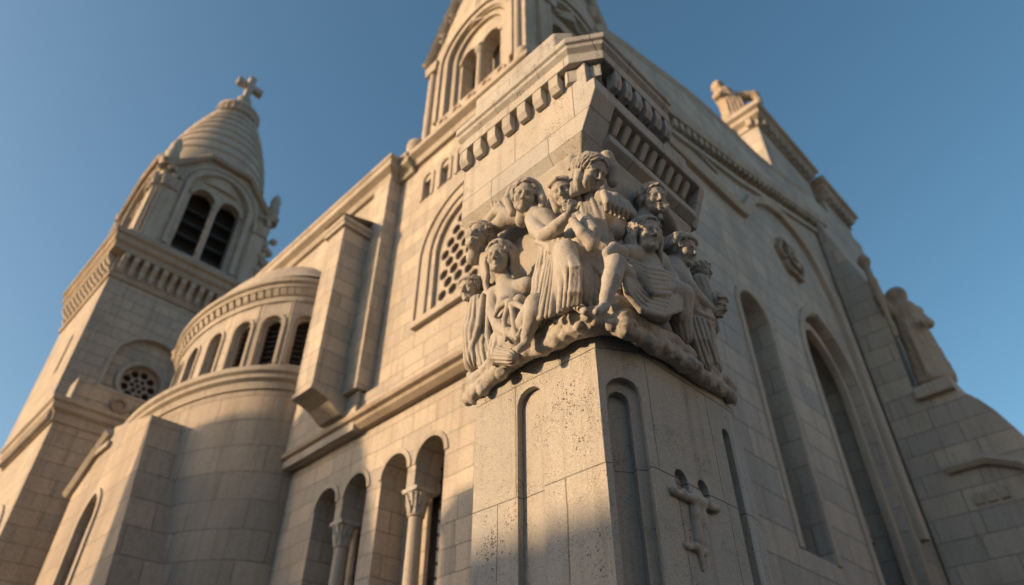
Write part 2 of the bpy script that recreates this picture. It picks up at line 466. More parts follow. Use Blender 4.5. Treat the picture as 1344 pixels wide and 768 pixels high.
# nave roof behind the eaves
m = MB(); m.prism([(8.3, 19.7), (14.5, 24.5), (20, 19.7)], lambda a, b, d: Vector((a, d, b)), 13.2, 31); m.build('roof', M_ROOF, church)
m = MB(); m.box(9.7, 22, 9.5, 30.4, 0, 18.8); m.build('nave_core', M_WALL, church)

# ------------------------------------------------------------------ gabled facade on the right
XF0, XF1 = 11.3, 39.0
rk4 = [(14.8, 25.2), (20.46, 26.75), (31.0, 30.4)]
rake = [(XF0, 23.9), (11.8, 24.6), (13.27, 25.25), (14.82, 25.8), (16.6, 26.5), (18.5, 27.15), (20.5, 27.6), (22.2, 27.85), (24.7, 28.2), (27.5, 29.1), (31.0, 30.4), (XF1, 31.6)]
w1 = (18.55, 7.3, .92, 15.1)
w2 = (24.9, 3.0, 2.3, 15.4)
mb = MB()
ol = [(XF0, 0), (XF1, 0)] + list(reversed(rake))
mb.wall(fF, ol, [arch(*w1, n=18), arch(*w2, n=22, pointed=.35)], thick=1.3, holedepth=[.8, 1.5], back=False)
mb.build('facade_wall', M_FACADE, church)
f = MB(); f.sweep_fr(fF, arch_path(w1[0], w1[1], w1[2] + .16, w1[3], 18), rect_prof(.26, -.03, .06)); wo = f.build('window', M_TRIM, church, bevel=.02)
p = MB(); p.face([fF(w1[0] - 1, w1[1], .802), fF(w1[0] + 1, w1[1], .802), fF(w1[0] + 1, 16.2, .802), fF(w1[0] - 1, 16.2, .802)]); p.build('blind_panel', M_FACADE, wo)
f = MB()
f.sweep_fr(fF, arch_path(w2[0], w2[1], w2[2] + .2, w2[3], 22, pointed=.35), rect_prof(.34, -.03, .08))
f.sweep_fr(fF, arch_path(w2[0], w2[1], w2[2] - .22, w2[3], 22, pointed=.35), [(-.2, -.62), (.2, -.62), (.2, -.35), (-.2, -.35)])
wo = f.build('window', M_TRIM, church, bevel=.02)
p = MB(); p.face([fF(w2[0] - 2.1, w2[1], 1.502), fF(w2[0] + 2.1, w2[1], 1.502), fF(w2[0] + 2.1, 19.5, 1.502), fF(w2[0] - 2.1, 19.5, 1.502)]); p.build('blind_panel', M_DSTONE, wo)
g = MB()
for xx in (-.75, .75): g.tube([fF(w2[0] + xx, w2[1], 1.3), fF(w2[0] + xx, 15.6, 1.3)], .14, 10)
g.sweep_fr(fF, arc_pts(w2[0] - .1, .75, 15.6, 12), [(-.12, -1.45), (.12, -1.45), (.12, -1.2), (-.12, -1.2)])
g.box(w2[0] - 2, w2[0] + 2, YF + 1.2, YF + 1.49, 10.2, 10.6)
g.build('tracery', M_TRIM, wo, smooth=40)
m = MB(); m.prism([(13.8, 10), (XF1 - .1, 10)] + [(a, b - .35) for a, b in reversed(rake) if a > 13.8], lambda a, b, d: Vector((a, d, b)), YF + 1.28, 16); m.build('transept', M_FACADE, church)
# raking dentil cornice
m = MB()
m.sweep_fr(fF, rake[:-1], [(.03, -.3), (.03, .05), (-.10, .07), (-.14, .03), (-.30, .02), (-.30, -.3)])
ck = m.build('raking_cornice', M_TRIM, church)
m = MB(); m.sweep_fr(fF, [(a, b - 2.9) for a, b in rk4], [(0, -.05), (0, .35), (.30, .42), (.42, .42), (.42, .10), (.42, -.05)]); rc = m.build('dentil_cornice', M_TRIM, church)
sl_ = .338
m = MB(); x0 = 15.3; z0 = 25.2 + (x0 - 14.8) * sl_ - 2.91 - .12
m.prism([(x0, z0), (x0 + .24, z0 + .08), (x0 + .24, z0 - .30), (x0 + .12, z0 - .42), (x0, z0 - .38)], fF, -.30, .02)
offs = [(i * .47, 0, i * .47 * sl_) for i in range(33)]
repeat('dentil', m, M_TRIM, rc, offs)
m = MB(); m.sweep_fr(fF, [(a, b - 3.6) for a, b in rk4], rect_prof(.22, -.05, .16)); m.build('rake_moulding', M_TRIM, church)
# string that swells into a big relieving arch over the windows
ap = [(13.0, 20.75), (19.6, 20.9), (20.1, 21.0), (20.5, 21.5), (21.3, 22.6), (22.6, 23.45), (24.0, 23.85), (25.3, 23.75), (26.5, 23.2), (27.2, 22.3), (27.7, 21.0), (28.0, 19.5), (28.1, 10)]
m = MB(); m.sweep_fr(fF, ap, [(-.22, -.05), (.22, -.05), (.22, .16), (.05, .32), (-.22, .22)]); m.build('arched_string_course', M_TRIM, church, smooth=35)
m = MB(); m.sweep_fr(fF, [(16.8, 22.2), (18.6, 22.2)], rect_prof(.16, -.03, .10)); m.build('short_string', M_TRIM, church)
# carved rosette
ro = MB(); rc_ = (23.75, 20.75)
for i in range(6):
    q = i * math.pi / 3; c0 = (rc_[0] + .68 * math.cos(q), rc_[1] + .62 * math.sin(q))
    ro.sweep_fr(fF, [(c0[0] + .36 * math.cos(t), c0[1] + .36 * math.sin(t)) for t in [k * math.pi / 6 for k in range(12)]], [(-.1, -.05), (.1, -.05), (.08, .22), (-.08, .22)], closed=True)
ro.sweep_fr(fF, [(rc_[0] + .4 * math.cos(t), rc_[1] + .4 * math.sin(t)) for t in [k * math.pi / 8 for k in range(16)]], [(-.12, -.05), (.12, -.05), (.1, .3), (-.1, .3)], closed=True)
ro.prism([(rc_[0] + .16 * math.cos(t), rc_[1] + .16 * math.sin(t)) for t in [k * math.pi / 5 for k in range(10)]], fF, -.34, .02)
ro.build('rosette', M_CORN, church, smooth=30)
# gable turrets
def turret(x0, x1, y0, y1, z0, z1, nd, name):
    t = MB(); t.box(x0, x1, y0, y1, z0, z1); to = t.build(name, M_FACADE, church, bevel=.04)
    c = MB(); c.sweep([(x0, y1), (x0, y0), (x1, y0), (x1, y1)], [(-.02, z1 - .9), (.10, z1 - .9), (.12, z1 - .5), (.4, z1 - .3), (.4, z1 - .02), (.62, z1 + .1), (.62, z1 + .42), (-.02, z1 + .9)])
    c.box(x0 + .05, x1 - .05, y0 + .05, y1 - .05, z1, z1 + .88)
    c.build('cornice', M_TRIM, to)
    for k in range(nd):
        d = MB(); xx = x0 + .2 + k * (x1 - x0 - .7) / max(1, nd - 1); d.box(xx, xx + .3, y0 - .36, y0 - .06, z1 - .85, z1 - .34); d.build('corbel', M_TRIM, to)
    for k in range(max(2, nd // 2)):
        d = MB(); yy = y0 + .2 + k * (y1 - y0 - .6) / max(1, nd // 2 - 1); d.box(x0 - .36, x0 - .06, yy, yy + .3, z1 - .85, z1 - .34); d.build('corbel', M_TRIM, to)
    return to
turret(27.3, 33.6, YF + .3, YF + 4.2, 26, 34.3, 9, 'gable_turret')
turret(35.0, 38.9, YF + .2, YF + 4, 25, 33.9, 6, 'gable_turret')
pd = MB(); pd.loft([[(27.2 + i, YF + .5 + i, z), (30.0 - i, YF + .5 + i, z), (30.0 - i, YF + 3.8 - i, z), (27.2 + i, YF + 3.8 - i, z)] for i, z in ((0, 35.0), (.35, 35.6), (.7, 36.1), (.75, 36.2))]); pd.build('pedestal', M_TRIM, church)

# stepped buttress projecting towards the viewer at the right end
XBU = 29.5
fU = fr_x(XBU)
bo_ = [(7.15, 0), (7.15, 28.0), (5.9, 22.6), (5.65, 21.6), (5.8, 16.0), (4.5, 15.75), (4.1, 15.5), (3.75, 15.05), (3.4, 14.4), (3.05, 13.5), (2.75, 12.6), (2.3, 11.6), (1.6, 10.6), (.6, 9.0), (.2, 0)]
m = MB(); m.prism(bo_, fU, 0, 4.2); bu = m.build('stepped_buttress', M_FACADE, church, bevel=.06)
m = MB(); m.sweep_fr(fU, [(5.75, 12.7), (4.4, 12.7), (3.4, 12.2), (2.2, 10.6)], [(-.18, -.05), (.18, -.05), (.18, .2), (0, .34), (-.18, .2)]); m.build('moulding', M_TRIM, bu)
m = MB()
for k in range(3): m.box(XBU - .12, XBU + .05, 5.0 - k * .42, 5.28 - k * .42, 11.2, 11.6)
m.build('carved_panel', M_TRIM, bu)
m = MB(); m.box(XBU - .3, XBU + 1.6, 4.3, 5.75, 15.7, 16.25); m.build('statue_ledge', M_TRIM, bu, bevel=.05)

# ------------------------------------------------------------------ corner belfry over the nave corner
bel = empty('belfry_tower', (11, 10.4, 19.7), 'sunlit belfry with twin arched openings rising on the church corner above the carved pier', 'tower')
TX0, TX1, TY0, TY1 = 8.6, 13.6, 8.0, 13.05
fTx, fTy = fr_x(TX0), fr_y(TY0)
cy = 10.35
twin = [(9.55, 20.75, .46, 23.1), (10.62, 20.75, .46, 23.1)]
def belfry_face(fr, c, par, lo, hi, z0, zsh, zap):
    a0, a1 = c - .535, c + .535
    big = (c, z0 + .75, 1.42, zsh - 1.2)
    mbw = MB()
    mbw.wall(fr, [(lo, z0), (hi, z0), (hi, zsh), (c + .55, zap), (c - .55, zap), (lo, zsh)], [arch(*big, n=24)], thick=.8, holedepth=.24)
    mbw.wall(fr, arch(big[0], big[1], big[2] - .005, big[3], n=24), [arch(a0, big[1] + .05, .45, big[3] - .3, n=14), arch(a1, big[1] + .05, .45, big[3] - .3, n=14)], d=.22, thick=.3, holedepth=.5, sides=False)
    o = mbw.build('belfry_wall', M_WALL, par)
    mm = MB(); mm.sweep_fr(fr, arch_path(c, big[1], big[2] + .17, big[3], 24), rect_prof(.24, -.03, .10)); mm.sweep_fr(fr, arch_path(c, big[1], big[2] + .42, big[3], 24), rect_prof(.16, -.03, .18)); mm.sweep_fr(fr, arch_path(c, big[1], big[2] - .14, big[3], 24), [(-.1, -.22), (.1, -.22), (.1, -.08), (-.1, -.08)])
    for a in (a0, a1): mm.sweep_fr(fr, arc_pts(a, .5, big[3] - .3, 14), [(-.07, -.23), (.07, -.23), (.07, -.14), (-.07, -.14)])
    mm.build('arch_moulding', M_TRIM, o, bevel=.015)
    pc = fr(c, 0, .2)
    column(par, pc.x, pc.y, big[1], big[3] - .28, .13, .42, M_TRIM)
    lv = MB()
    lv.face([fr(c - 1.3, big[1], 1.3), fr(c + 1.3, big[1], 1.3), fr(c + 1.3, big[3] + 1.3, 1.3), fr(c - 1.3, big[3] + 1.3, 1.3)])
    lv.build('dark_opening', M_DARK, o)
    bal = MB(); bal.prism([(c - 1.75, z0 + .1), (c + 1.75, z0 + .1), (c + 1.75, z0 + .78), (c - 1.75, z0 + .78)], fr, -.12, -.003)
    b_ = bal.build('balustrade', M_TRIM, o, bevel=.02)
    for k in range(5):
        q = MB(); x = c - 1.4 + k * .7
        q.sweep_fr(fr, [(x + .16 * math.cos(t), z0 + .45 + .16 * math.sin(t)) for t in [j * math.pi / 5 for j in range(10)]], [(-.05, .11), (.05, .11), (.05, .17), (-.05, .17)], closed=True)
        q.build('roundel', M_CORN, b_)
    rk = MB(); rk.sweep_fr(fr, [(hi + .15, zsh), (hi + .02, zsh + .02), (c + .6, zap + .05), (c - .6, zap + .05), (lo - .02, zsh + .02), (lo - .15, zsh)], [(-.25, -.05), (.12, -.05), (.12, .2), (.02, .32), (-.12, .22), (-.25, .1)]); rk.build('gable_moulding', M_TRIM, o)
    for side in (lo + .32, hi - .32):
        cl = MB(); cl.tube([fr(side, z0 + .3, -.02), fr(side, zsh - .9, -.02)], .13, 10); 
        cl.prism([(side - .28, zsh - .9), (side + .28, zsh - .9), (side + .34, zsh - .35), (side - .34, zsh - .35)], fr, -.2, .02)
        cl.build('colonnette', M_TRIM, o, smooth=40)
    for k in range(4):
        for sg in (-1, 1):
            t = .18 + k * .22; ca = MB(); hw_ = (hi - lo) / 2
            A = c + sg * (hw_ + (.55 - hw_) * t); B = zsh + (zap - zsh) * t
            P = fr(A, B + .22, .1)
            ca.lathe(P.x, P.y, [(.12, P.z - .2), (.30, P.z - .05), (.26, P.z + .08), (.40, P.z + .22), (.36, P.z + .42), (.16, P.z + .56), (.03, P.z + .6)], 8); ca.build('crocket', M_TRIM, o, smooth='all')
    return o
belfry_face(fTx, cy, bel, TY0, TY1, 19.8, 24.9, 29.2)
belfry_face(fTy, 11.1, bel, TX0 + .8, TX1, 20.6, 25.3, 29.6)
m = MB(); m.box(TX0 + .85, TX1, TY0 + .85, TY1, 19.6, 25.2); m.box(TX1 - .5, TX1 + .02, TY0 + .02, TY1, 19.7, 25.1); m.box(TX0 + .05, TX1, TY1 - .6, TY1, 19.7, 24.5); m.box(TX0 + .01, TX0 + .86, TY0 + .01, TY0 + .9, 8, 24.9)
m.build('tower_core', M_WALL, bel)
m = MB(); m.box(TX0 + .012, TX1, TY0 + .012, TY1, 18.0, 19.78); m.build('tower_base', M_WALL, bel)
m = MB(); m.sweep([(TX0, 13.45), (TX0, TY0), (TX1, TY0)], [(-.02, 19.1), (.12, 19.1), (.18, 19.3), (.4, 19.42), (.4, 19.6), (.3, 19.66), (.3, 19.8), (-.02, 19.92)]); m.build('cornice', M_TRIM, bel, bevel=.015)
m = MB(); m.lathe(11.1, 10.5, [(2.6, 25), (2.6, 29), (2.75, 29.1), (2.75, 29.5), (2.5, 30.5), (1.9, 32), (1.1, 33.2), (.3, 34)], 8); m.build('drum_dome', M_TRIM, bel)
for (x, y, z, s) in ((TX0 + .05, 13.3, 19.75, 1.0), (TX0 + .02, TY0 + .1, 19.9, .7)):
    m = MB(); m.lathe(x, y, [(.30 * s, z), (.34 * s, z + .1 * s), (.2 * s, z + .2 * s), (.38 * s, z + .5 * s), (.36 * s, z + .75 * s), (.15 * s, z + 1.0 * s), (.02, z + 1.05 * s)], 14); m.build('finial', M_TRIM, bel, smooth=50)

# ------------------------------------------------------------------ apse: stilted half-oval drum in two storeys
def proj(P):
    q = Vector(P) - EYE; k = q.dot(VF)
    return 672 + FPX * q.dot(VR) / k, 384 - FPX * q.dot(VU) / k
AC = (8.6, 23.2)
UC = (8.6, 22.0)
def ellu(a, b, t): return (UC[0] - a * math.cos(t), UC[1] - b * math.sin(t))
def ell(a, b, t): return (AC[0] - a * math.cos(t), AC[1] - b * math.sin(t))     # t=0: outermost, t=pi/2: nearest the viewer
def ell_plan(a, b, n=44): return [ell(a, b, -math.pi / 2 + math.pi * i / n) for i in range(n + 1)]
apse = empty('apse', (6.5, 23, 0), 'round two-storey apse with small louvred arched windows under a low stone dome', 'apse')
m = MB(); pl = ell_plan(2.72, 5.8)
m.loft([[(x, y, z) for x, y in pl] for z in (0, 12.45)], caps=False, closed=False); lower = m
# arc-length uv for the curved wall
def build_arc(mbv, name, mat, par, plan, smooth=30):
    o = mbv.build(name, mat, par, smooth=smooth)
    acc = [0]
    for i in range(1, len(plan)): acc.append(acc[-1] + math.dist(plan[i], plan[i - 1]))
    A = np.array(plan); uvl = o.data.uv_layers['UVMap']
    for lp in o.data.loops:
        c = o.data.vertices[lp.vertex_index].co
        i = int(np.argmin((A[:, 0] - c.x) ** 2 + (A[:, 1] - c.y) ** 2))
        uvl.data[lp.index].uv = (acc[i], c.z)
    return o
build_arc(lower, 'lower_wall', M_APSE, apse, pl, 60)
m = MB(); m.sweep(ell_plan(2.72, 5.8), [(-.06, 12.2), (.06, 12.2), (.10, 12.42), (.22, 12.5), (.22, 12.62), (.32, 12.70), (.32, 12.86), (.10, 12.98), (-.5, 13.02), (-.5, 12.9)]); m.build('ledge', M_TRIM, apse, smooth=30)
m = MB(); m.face([(x, y, 12.96) for x, y in ell_plan(2.66, 5.74)]); m.build('ledge_top', M_TRIM, apse)
UA, UB = 2.28, 4.65
# window facets of the upper drum, found by where they stand in the round
def find_t(u, z):
    best = min((abs(proj((*ellu(UA, UB, t), z))[0] - u), t) for t in [k * .005 for k in range(-200, 314)])
    return best[1]
tc = sorted([find_t(401, 14.6), find_t(357, 14.6), find_t(319, 14.6)])
step = .26
step = tc[1] - tc[0]
tcs = sorted(tc + [tc[0] - step * k for k in range(1, 5)])
hw = .40
um = MB(); plan_u = [ellu(UA, UB, -math.pi / 2 + .02 * k) for k in range(0, 4)]
segs = []
prev = ellu(UA, UB, -math.pi / 2); tprev = -math.pi / 2
wins = []
for t in tcs:
    p = Vector(ellu(UA, UB, t)); d = Vector((UA * math.sin(t), -UB * math.cos(t))).normalized()   # direction of growing t
    a, b = p - d * .52, p + d * .52
    # arc facets up to a
    for k in range(1, 5):
        tt = tprev + (t - .52 / math.hypot(UA * math.sin(t), UB * math.cos(t)) - tprev) * k / 4
        q = ellu(UA, UB, tt) if k < 4 else (a.x, a.y)
        um.face([(prev[0], prev[1], 12.9), (q[0], q[1], 12.9), (q[0], q[1], 15.6), (prev[0], prev[1], 15.6)]); prev = q
    nrm = Vector((-d.y, d.x)); 
    if nrm.dot(Vector(UC) - p) < 0: nrm = -nrm
    fr = (lambda a0, dd, nn: (lambda x, z, dep: Vector((a0.x + dd.x * x + nn.x * dep, a0.y + dd.y * x + nn.y * dep, z))))(a.copy(), d.copy(), nrm.copy())
    um.wall(fr, [(0, 12.9), (1.04, 12.9), (1.04, 15.6), (0, 15.6)], [arch(.52, 13.1, hw - .04, 14.62, n=12)], thick=.4, holedepth=.42, sides=False)
    wins.append(fr); prev = (b.x, b.y); tprev = t + .52 / math.hypot(UA * math.sin(t), UB * math.cos(t))
for k in range(1, 5):
    q = ellu(UA, UB, tprev + (math.pi / 2 - tprev) * k / 4); um.face([(prev[0], prev[1], 12.9), (q[0], q[1], 12.9), (q[0], q[1], 15.6), (prev[0], prev[1], 15.6)]); prev = q
um.build('upper_wall', M_WALL, apse)
for fr in wins:
    f = MB(); f.sweep_fr(fr, arch_path(.52, 13.1, hw + .02, 14.62, 12), rect_prof(.11, -.02, .05)); f.sweep_fr(fr, arch_path(.52, 13.1, hw - .08, 14.62, 12), [(-.06, -.2), (.06, -.2), (.06, -.12), (-.06, -.12)]); wo = f.build('window', M_TRIM, apse)
    lv = MB()
    for k in range(9): z = 13.15 + k * .2; lv.loft([[fr(.1, z, .30), fr(.94, z, .30), fr(.94, z + .12, .40), fr(.1, z + .12, .40)], [fr(.1, z + .03, .30), fr(.94, z + .03, .30), fr(.94, z + .15, .40), fr(.1, z + .15, .40)]])
    lv.face([fr(.08, 13, .42), fr(.96, 13, .42), fr(.96, 15.2, .42), fr(.08, 15.2, .42)])
    lv.build('louvre', M_LOUV, wo)
m = MB(); m.sweep([ellu(UA, UB, -math.pi / 2 + math.pi * i / 44) for i in range(45)], [(-.05, 15.55), (.06, 15.55), (.06, 15.98), (.24, 16.02), (.24, 16.14), (.34, 16.2), (.34, 16.34), (.0, 16.5), (-.05, 16.5)]); cnb = m.build('corbel_cornice', M_TRIM, apse, smooth=30)
for k in range(30):
    t = -.75 + k * (2.3 / 29); p = Vector(ellu(UA, UB, t)); d = Vector((UA * math.sin(t), -UB * math.cos(t))).normalized(); nn = Vector((d.y, -d.x))
    if nn.dot(p - Vector(UC)) < 0: nn = -nn
    q = MB(); h_ = .11
    q.loft([[(*(p - d * h_ + nn * .03), z0), (*(p + d * h_ + nn * .03), z0), (*(p + d * h_ + nn * o_), z1), (*(p - d * h_ + nn * o_), z1)] for z0, z1, o_ in ((15.72, 15.78, .12), (16.016, 16.016, .21))])
    q.build('corbel', M_TRIM, cnb)
m = MB(); nn_ = 48; rings = []
for r, z in ((1.06, 16.5), (1.0, 16.75), (.985, 16.78), (.93, 17.2), (.915, 17.22), (.82, 17.65), (.8, 17.67), (.64, 18.05), (.4, 18.4), (.05, 18.6)):
    rings.append([(UC[0] - UA * r * math.cos(t), UC[1] - UB * r * math.sin(t), z) for t in [-math.pi / 2 + math.pi * i / nn_ for i in range(nn_ + 1)]])
m.loft(rings, caps=False, closed=False); m.build('stone_dome', M_TRIM, apse, smooth=30)

# ------------------------------------------------------------------ gabled side chapel in front of the apse
chp = empty('side_chapel', (6, 21.6, 0), 'low gabled chapel with a pointed window in its sunlit front, below the apse', 'chapel')
CX = 5.3; fC = fr_x(CX)
m = MB(); cwin = (23.1, 2.0, .66, 8.9)
m.wall(fC, [(17.6, 0), (26.2, 0), (26.2, 11.15), (24.1, 12.4), (20.4, 11.45)], [arch(*cwin, n=16, pointed=.3)], thick=1.9, holedepth=.7)
m.build('wall', M_APSE, chp)
f = MB(); f.sweep_fr(fC, arch_path(cwin[0], cwin[1], cwin[2] + .12, cwin[3], 16, pointed=.3), rect_prof(.2, -.03, .07)); f.sweep_fr(fC, arch_path(cwin[0], cwin[1], cwin[2] - .12, cwin[3], 16, pointed=.3), [(-.08, -.4), (.08, -.4), (.08, -.2), (-.08, -.2)]); wo = f.build('window', M_TRIM, chp, bevel=.015)
p = MB(); p.face([fC(cwin[0] - .7, 2, .702), fC(cwin[0] + .7, 2, .702), fC(cwin[0] + .7, 10.1, .702), fC(cwin[0] - .7, 10.1, .702)]); p.build('pane', M_GLASS, wo)
g = MB(); g.tube([fC(cwin[0], 2, .5), fC(cwin[0], 8.5, .5)], .07, 8)
for sg in (-.25, .25): g.sweep_fr(fC, arc_pts(cwin[0] + sg, .25, 8.5, 10), [(-.05, -.56), (.05, -.56), (.05, -.44), (-.05, -.44)])
g.sweep_fr(fC, [(cwin[0] + .2 * math.cos(t), 9.1 + .2 * math.sin(t)) for t in [k * math.pi / 6 for k in range(12)]], [(-.05, -.56), (.05, -.56), (.05, -.44), (-.05, -.44)], closed=True)
g.build('tracery', M_TRIM, wo, smooth=40)
m = MB(); m.sweep_fr(fC, [(24.1, 12.2), (26.5, 10.7)], [(-.16, -.05), (.16, -.05), (.16, .14), (0, .26), (-.16, .14)]); m.build('hood_moulding', M_TRIM, chp)
m = MB(); m.prism([(23.7, 11.55), (24.9, 11.55), (24.9, 11.75), (23.7, 11.75)], fC, -.14, .05); m.build('bracket', M_TRIM, chp, bevel=.02)

# ------------------------------------------------------------------ low wing between apse and bell tower
VP_ = on(80, 530, 'x', 4.25); VY, VZ = VP_.y, VP_.z
vst = empty('vestibule_wing', (4.3, VY, 0), 'low stone wing with dentilled cornice and parapet at the bell tower foot', 'building')
fV = fr_x(4.25)
m = MB(); va = (VY + 2.6, 3, 1.6, 9.6)
m.wall(fV, [(VY, 0), (VY + 6.5, 0), (VY + 6.5, VZ - .4), (VY, VZ - .4)], [arch(*va, n=18)], thick=6, holedepth=.5)
m.build('wall', M_TOWER, vst)
p = MB(); p.wall(fV, arch(va[0], va[1], va[2], va[3], n=18), [arch(va[0] - .7, va[1], .5, 9.0, pointed=.3), arch(va[0] + .7, va[1], .5, 9.0, pointed=.3)], d=.45, thick=.2, holedepth=.3, sides=False); p.build('blind_panel', M_TOWER, vst)
p = MB(); p.face([fV(VY + .8, 2, .8), fV(VY + 4.4, 2, .8), fV(VY + 4.4, 11.3, .8), fV(VY + .8, 11.3, .8)]); p.build('pane', M_GLASS, vst)
f = MB(); f.sweep_fr(fV, arch_path(va[0], va[1], va[2] + .15, va[3], 18), rect_prof(.24, -.03, .08)); f.build('window', M_TRIM, vst)
m = MB(); m.sweep([(4.25, VY + 6.5), (4.25, VY), (10, VY)], [(-.03, VZ - .75), (.08, VZ - .75), (.12, VZ - .4), (.3, VZ - .28), (.3, VZ - .08), (.42, VZ), (.42, VZ + .16), (-.03, VZ + .3)]); cn = m.build('cornice', M_TRIM, vst)
for k in range(20):
    q = MB(); y = VY + .1 + k * .32; q.box(4.25 - .27, 4.25 - .02, y, y + .16, VZ - .7, VZ - .3); q.build('dentil', M_TRIM, cn)
m = MB(); m.box(4.5, 10, VY + .4, VY + 1.4, VZ + .2, VZ + 1.5); pp = m.build('parapet', M_TOWER, vst, bevel=.04)
for k in range(4):
    q = MB(); x = 6.3 + k * .9; q.sweep_fr(fr_y(VY + .4), [(x + .28 * math.cos(t), VZ + .85 + .28 * math.sin(t)) for t in [j * math.pi / 6 for j in range(12)]], [(-.08, -.02), (.08, -.02), (.06, .12), (-.06, .12)], closed=True); q.build('roundel', M_CORN, pp)

# ------------------------------------------------------------------ left bell tower
bt_ = empty('bell_tower', (8.4, 38.5, 0), 'tall square bell tower with a ribbed stone dome and cross, standing far left', 'tower')
X0, X1, Y0, Y1 = 4.6, 12.3, 34.7, 42.3
fTX, fTY = fr_x(X0), fr_y(Y0)
m = MB()
rose = (8.0, 19.75)
circ = lambda c, r, n=28: [(c[0] + r * math.cos(2 * math.pi * i / n), c[1] + r * math.sin(2 * math.pi * i / n)) for i in range(n)]
ba = (8.05, 17.6, 1.75, 20.5)
m.wall(fTY, [(X0, 0), (X1, 0), (X1, 25.4), (X0, 25.4)], [arch(*ba, n=24)], thick=1, holedepth=.28, sides=False)
m.wall(fTY, arch(ba[0], ba[1], ba[2] + .01, ba[3], n=24), [circ(rose, 1.0)], d=.28, thick=.1, holedepth=.4, sides=False)
m.wall(fTX, [(Y0, 0), (Y1, 0), (Y1, 25.4), (Y0, 25.4)], [arch(37.2, 20.0, .32, 22.0)], thick=1, holedepth=.5, sides=False)
m.face([fTX(36.8, 19.9, .5), fTX(37.6, 19.9, .5), fTX(37.6, 22.4, .5), fTX(36.8, 22.4, .5)])
m.box(X0 + .9, X1, Y0 + .9, Y1, 0, 25.3)
m.build('tower_wall', M_TOWER, bt_)
f = MB()
f.sweep_fr(fTY, circ(rose, 1.1, 32), [(-.14, -.3), (.14, -.3), (.10, .0), (-.10, .0)], closed=True); f.sweep_fr(fTY, arch_path(ba[0], ba[1], ba[2] + .12, ba[3], 24), rect_prof(.2, -.03, .06))
wo = f.build('window', M_TRIM, bt_)
t = MB(); holes = [circ((rose[0] + .66 * math.cos(q), rose[1] + .66 * math.sin(q)), .2, 12) for q in [k * math.pi / 4.5 for k in range(9)]] + [circ((rose[0] + .3 * math.cos(q), rose[1] + .3 * math.sin(q)), .125, 10) for q in [k * math.pi / 3 for k in range(6)]] + [circ(rose, .12, 10)]
t.wall(fTY, circ(rose, 1.0), holes, d=.42, thick=.15, holedepth=.15); t.build('rose_tracery', M_TRIM, wo)
p = MB(); p.face([fTY(rose[0] - 1.1, rose[1] - 1.1, .65), fTY(rose[0] + 1.1, rose[1] - 1.1, .65), fTY(rose[0] + 1.1, rose[1] + 1.1, .65), fTY(rose[0] - 1.1, rose[1] + 1.1, .65)]); p.build('pane', M_DARK, wo)
m = MB(); m.sweep([(X0, Y1), (X0, Y0), (X1, Y0), (X1, Y1)], [(-.03, 24.9), (.1, 24.9), (.14, 25.15), (.06, 25.2), (.06, 26.3), (.5, 26.42), (.5, 26.75), (.66, 26.9), (.66, 27.25), (.8, 27.35), (.8, 27.6), (-.03, 27.95)])
cn = m.build('cornice', M_CORN, bt_)
c = MB(); c.loft([[(X0 + .15 + i, Y0 - .06 - o, z), (X0 + .42 - i, Y0 - .06 - o, z), (X0 + .42 - i, Y0 - .02, z), (X0 + .15 + i, Y0 - .02, z)] for o, z, i in ((.08, 25.3, .05), (.2, 25.55, 0), (.16, 25.75, 0), (.42, 26.1, 0), (.42, 26.40, 0))])
repeat('corbel', c, M_TRIM, cn, [(k * .53, 0, 0) for k in range(14)])
c = MB(); c.loft([[(X0 - .06 - o, Y0 + .15 + i, z), (X0 - .02, Y0 + .15 + i, z), (X0 - .02, Y0 + .42 - i, z), (X0 - .06 - o, Y0 + .42 - i, z)] for o, z, i in ((.08, 25.3, .05), (.2, 25.55, 0), (.16, 25.75, 0), (.42, 26.1, 0), (.42, 26.40, 0))])
repeat('corbel', c, M_TRIM, cn, [(0, k * .53, 0) for k in range(14)])
m = MB(); m.sweep([(X0, Y1), (X0, Y0), (X1, Y0), (X1, Y1)], [(-.4, 27.9), (.12, 27.9), (.12, 28.2), (0, 28.35), (-.4, 28.35)]); m.build('belfry_plinth', M_TOWER, bt_)
BX0, BX1, BY0, BY1 = 4.85, 12.05, 34.95, 42.05
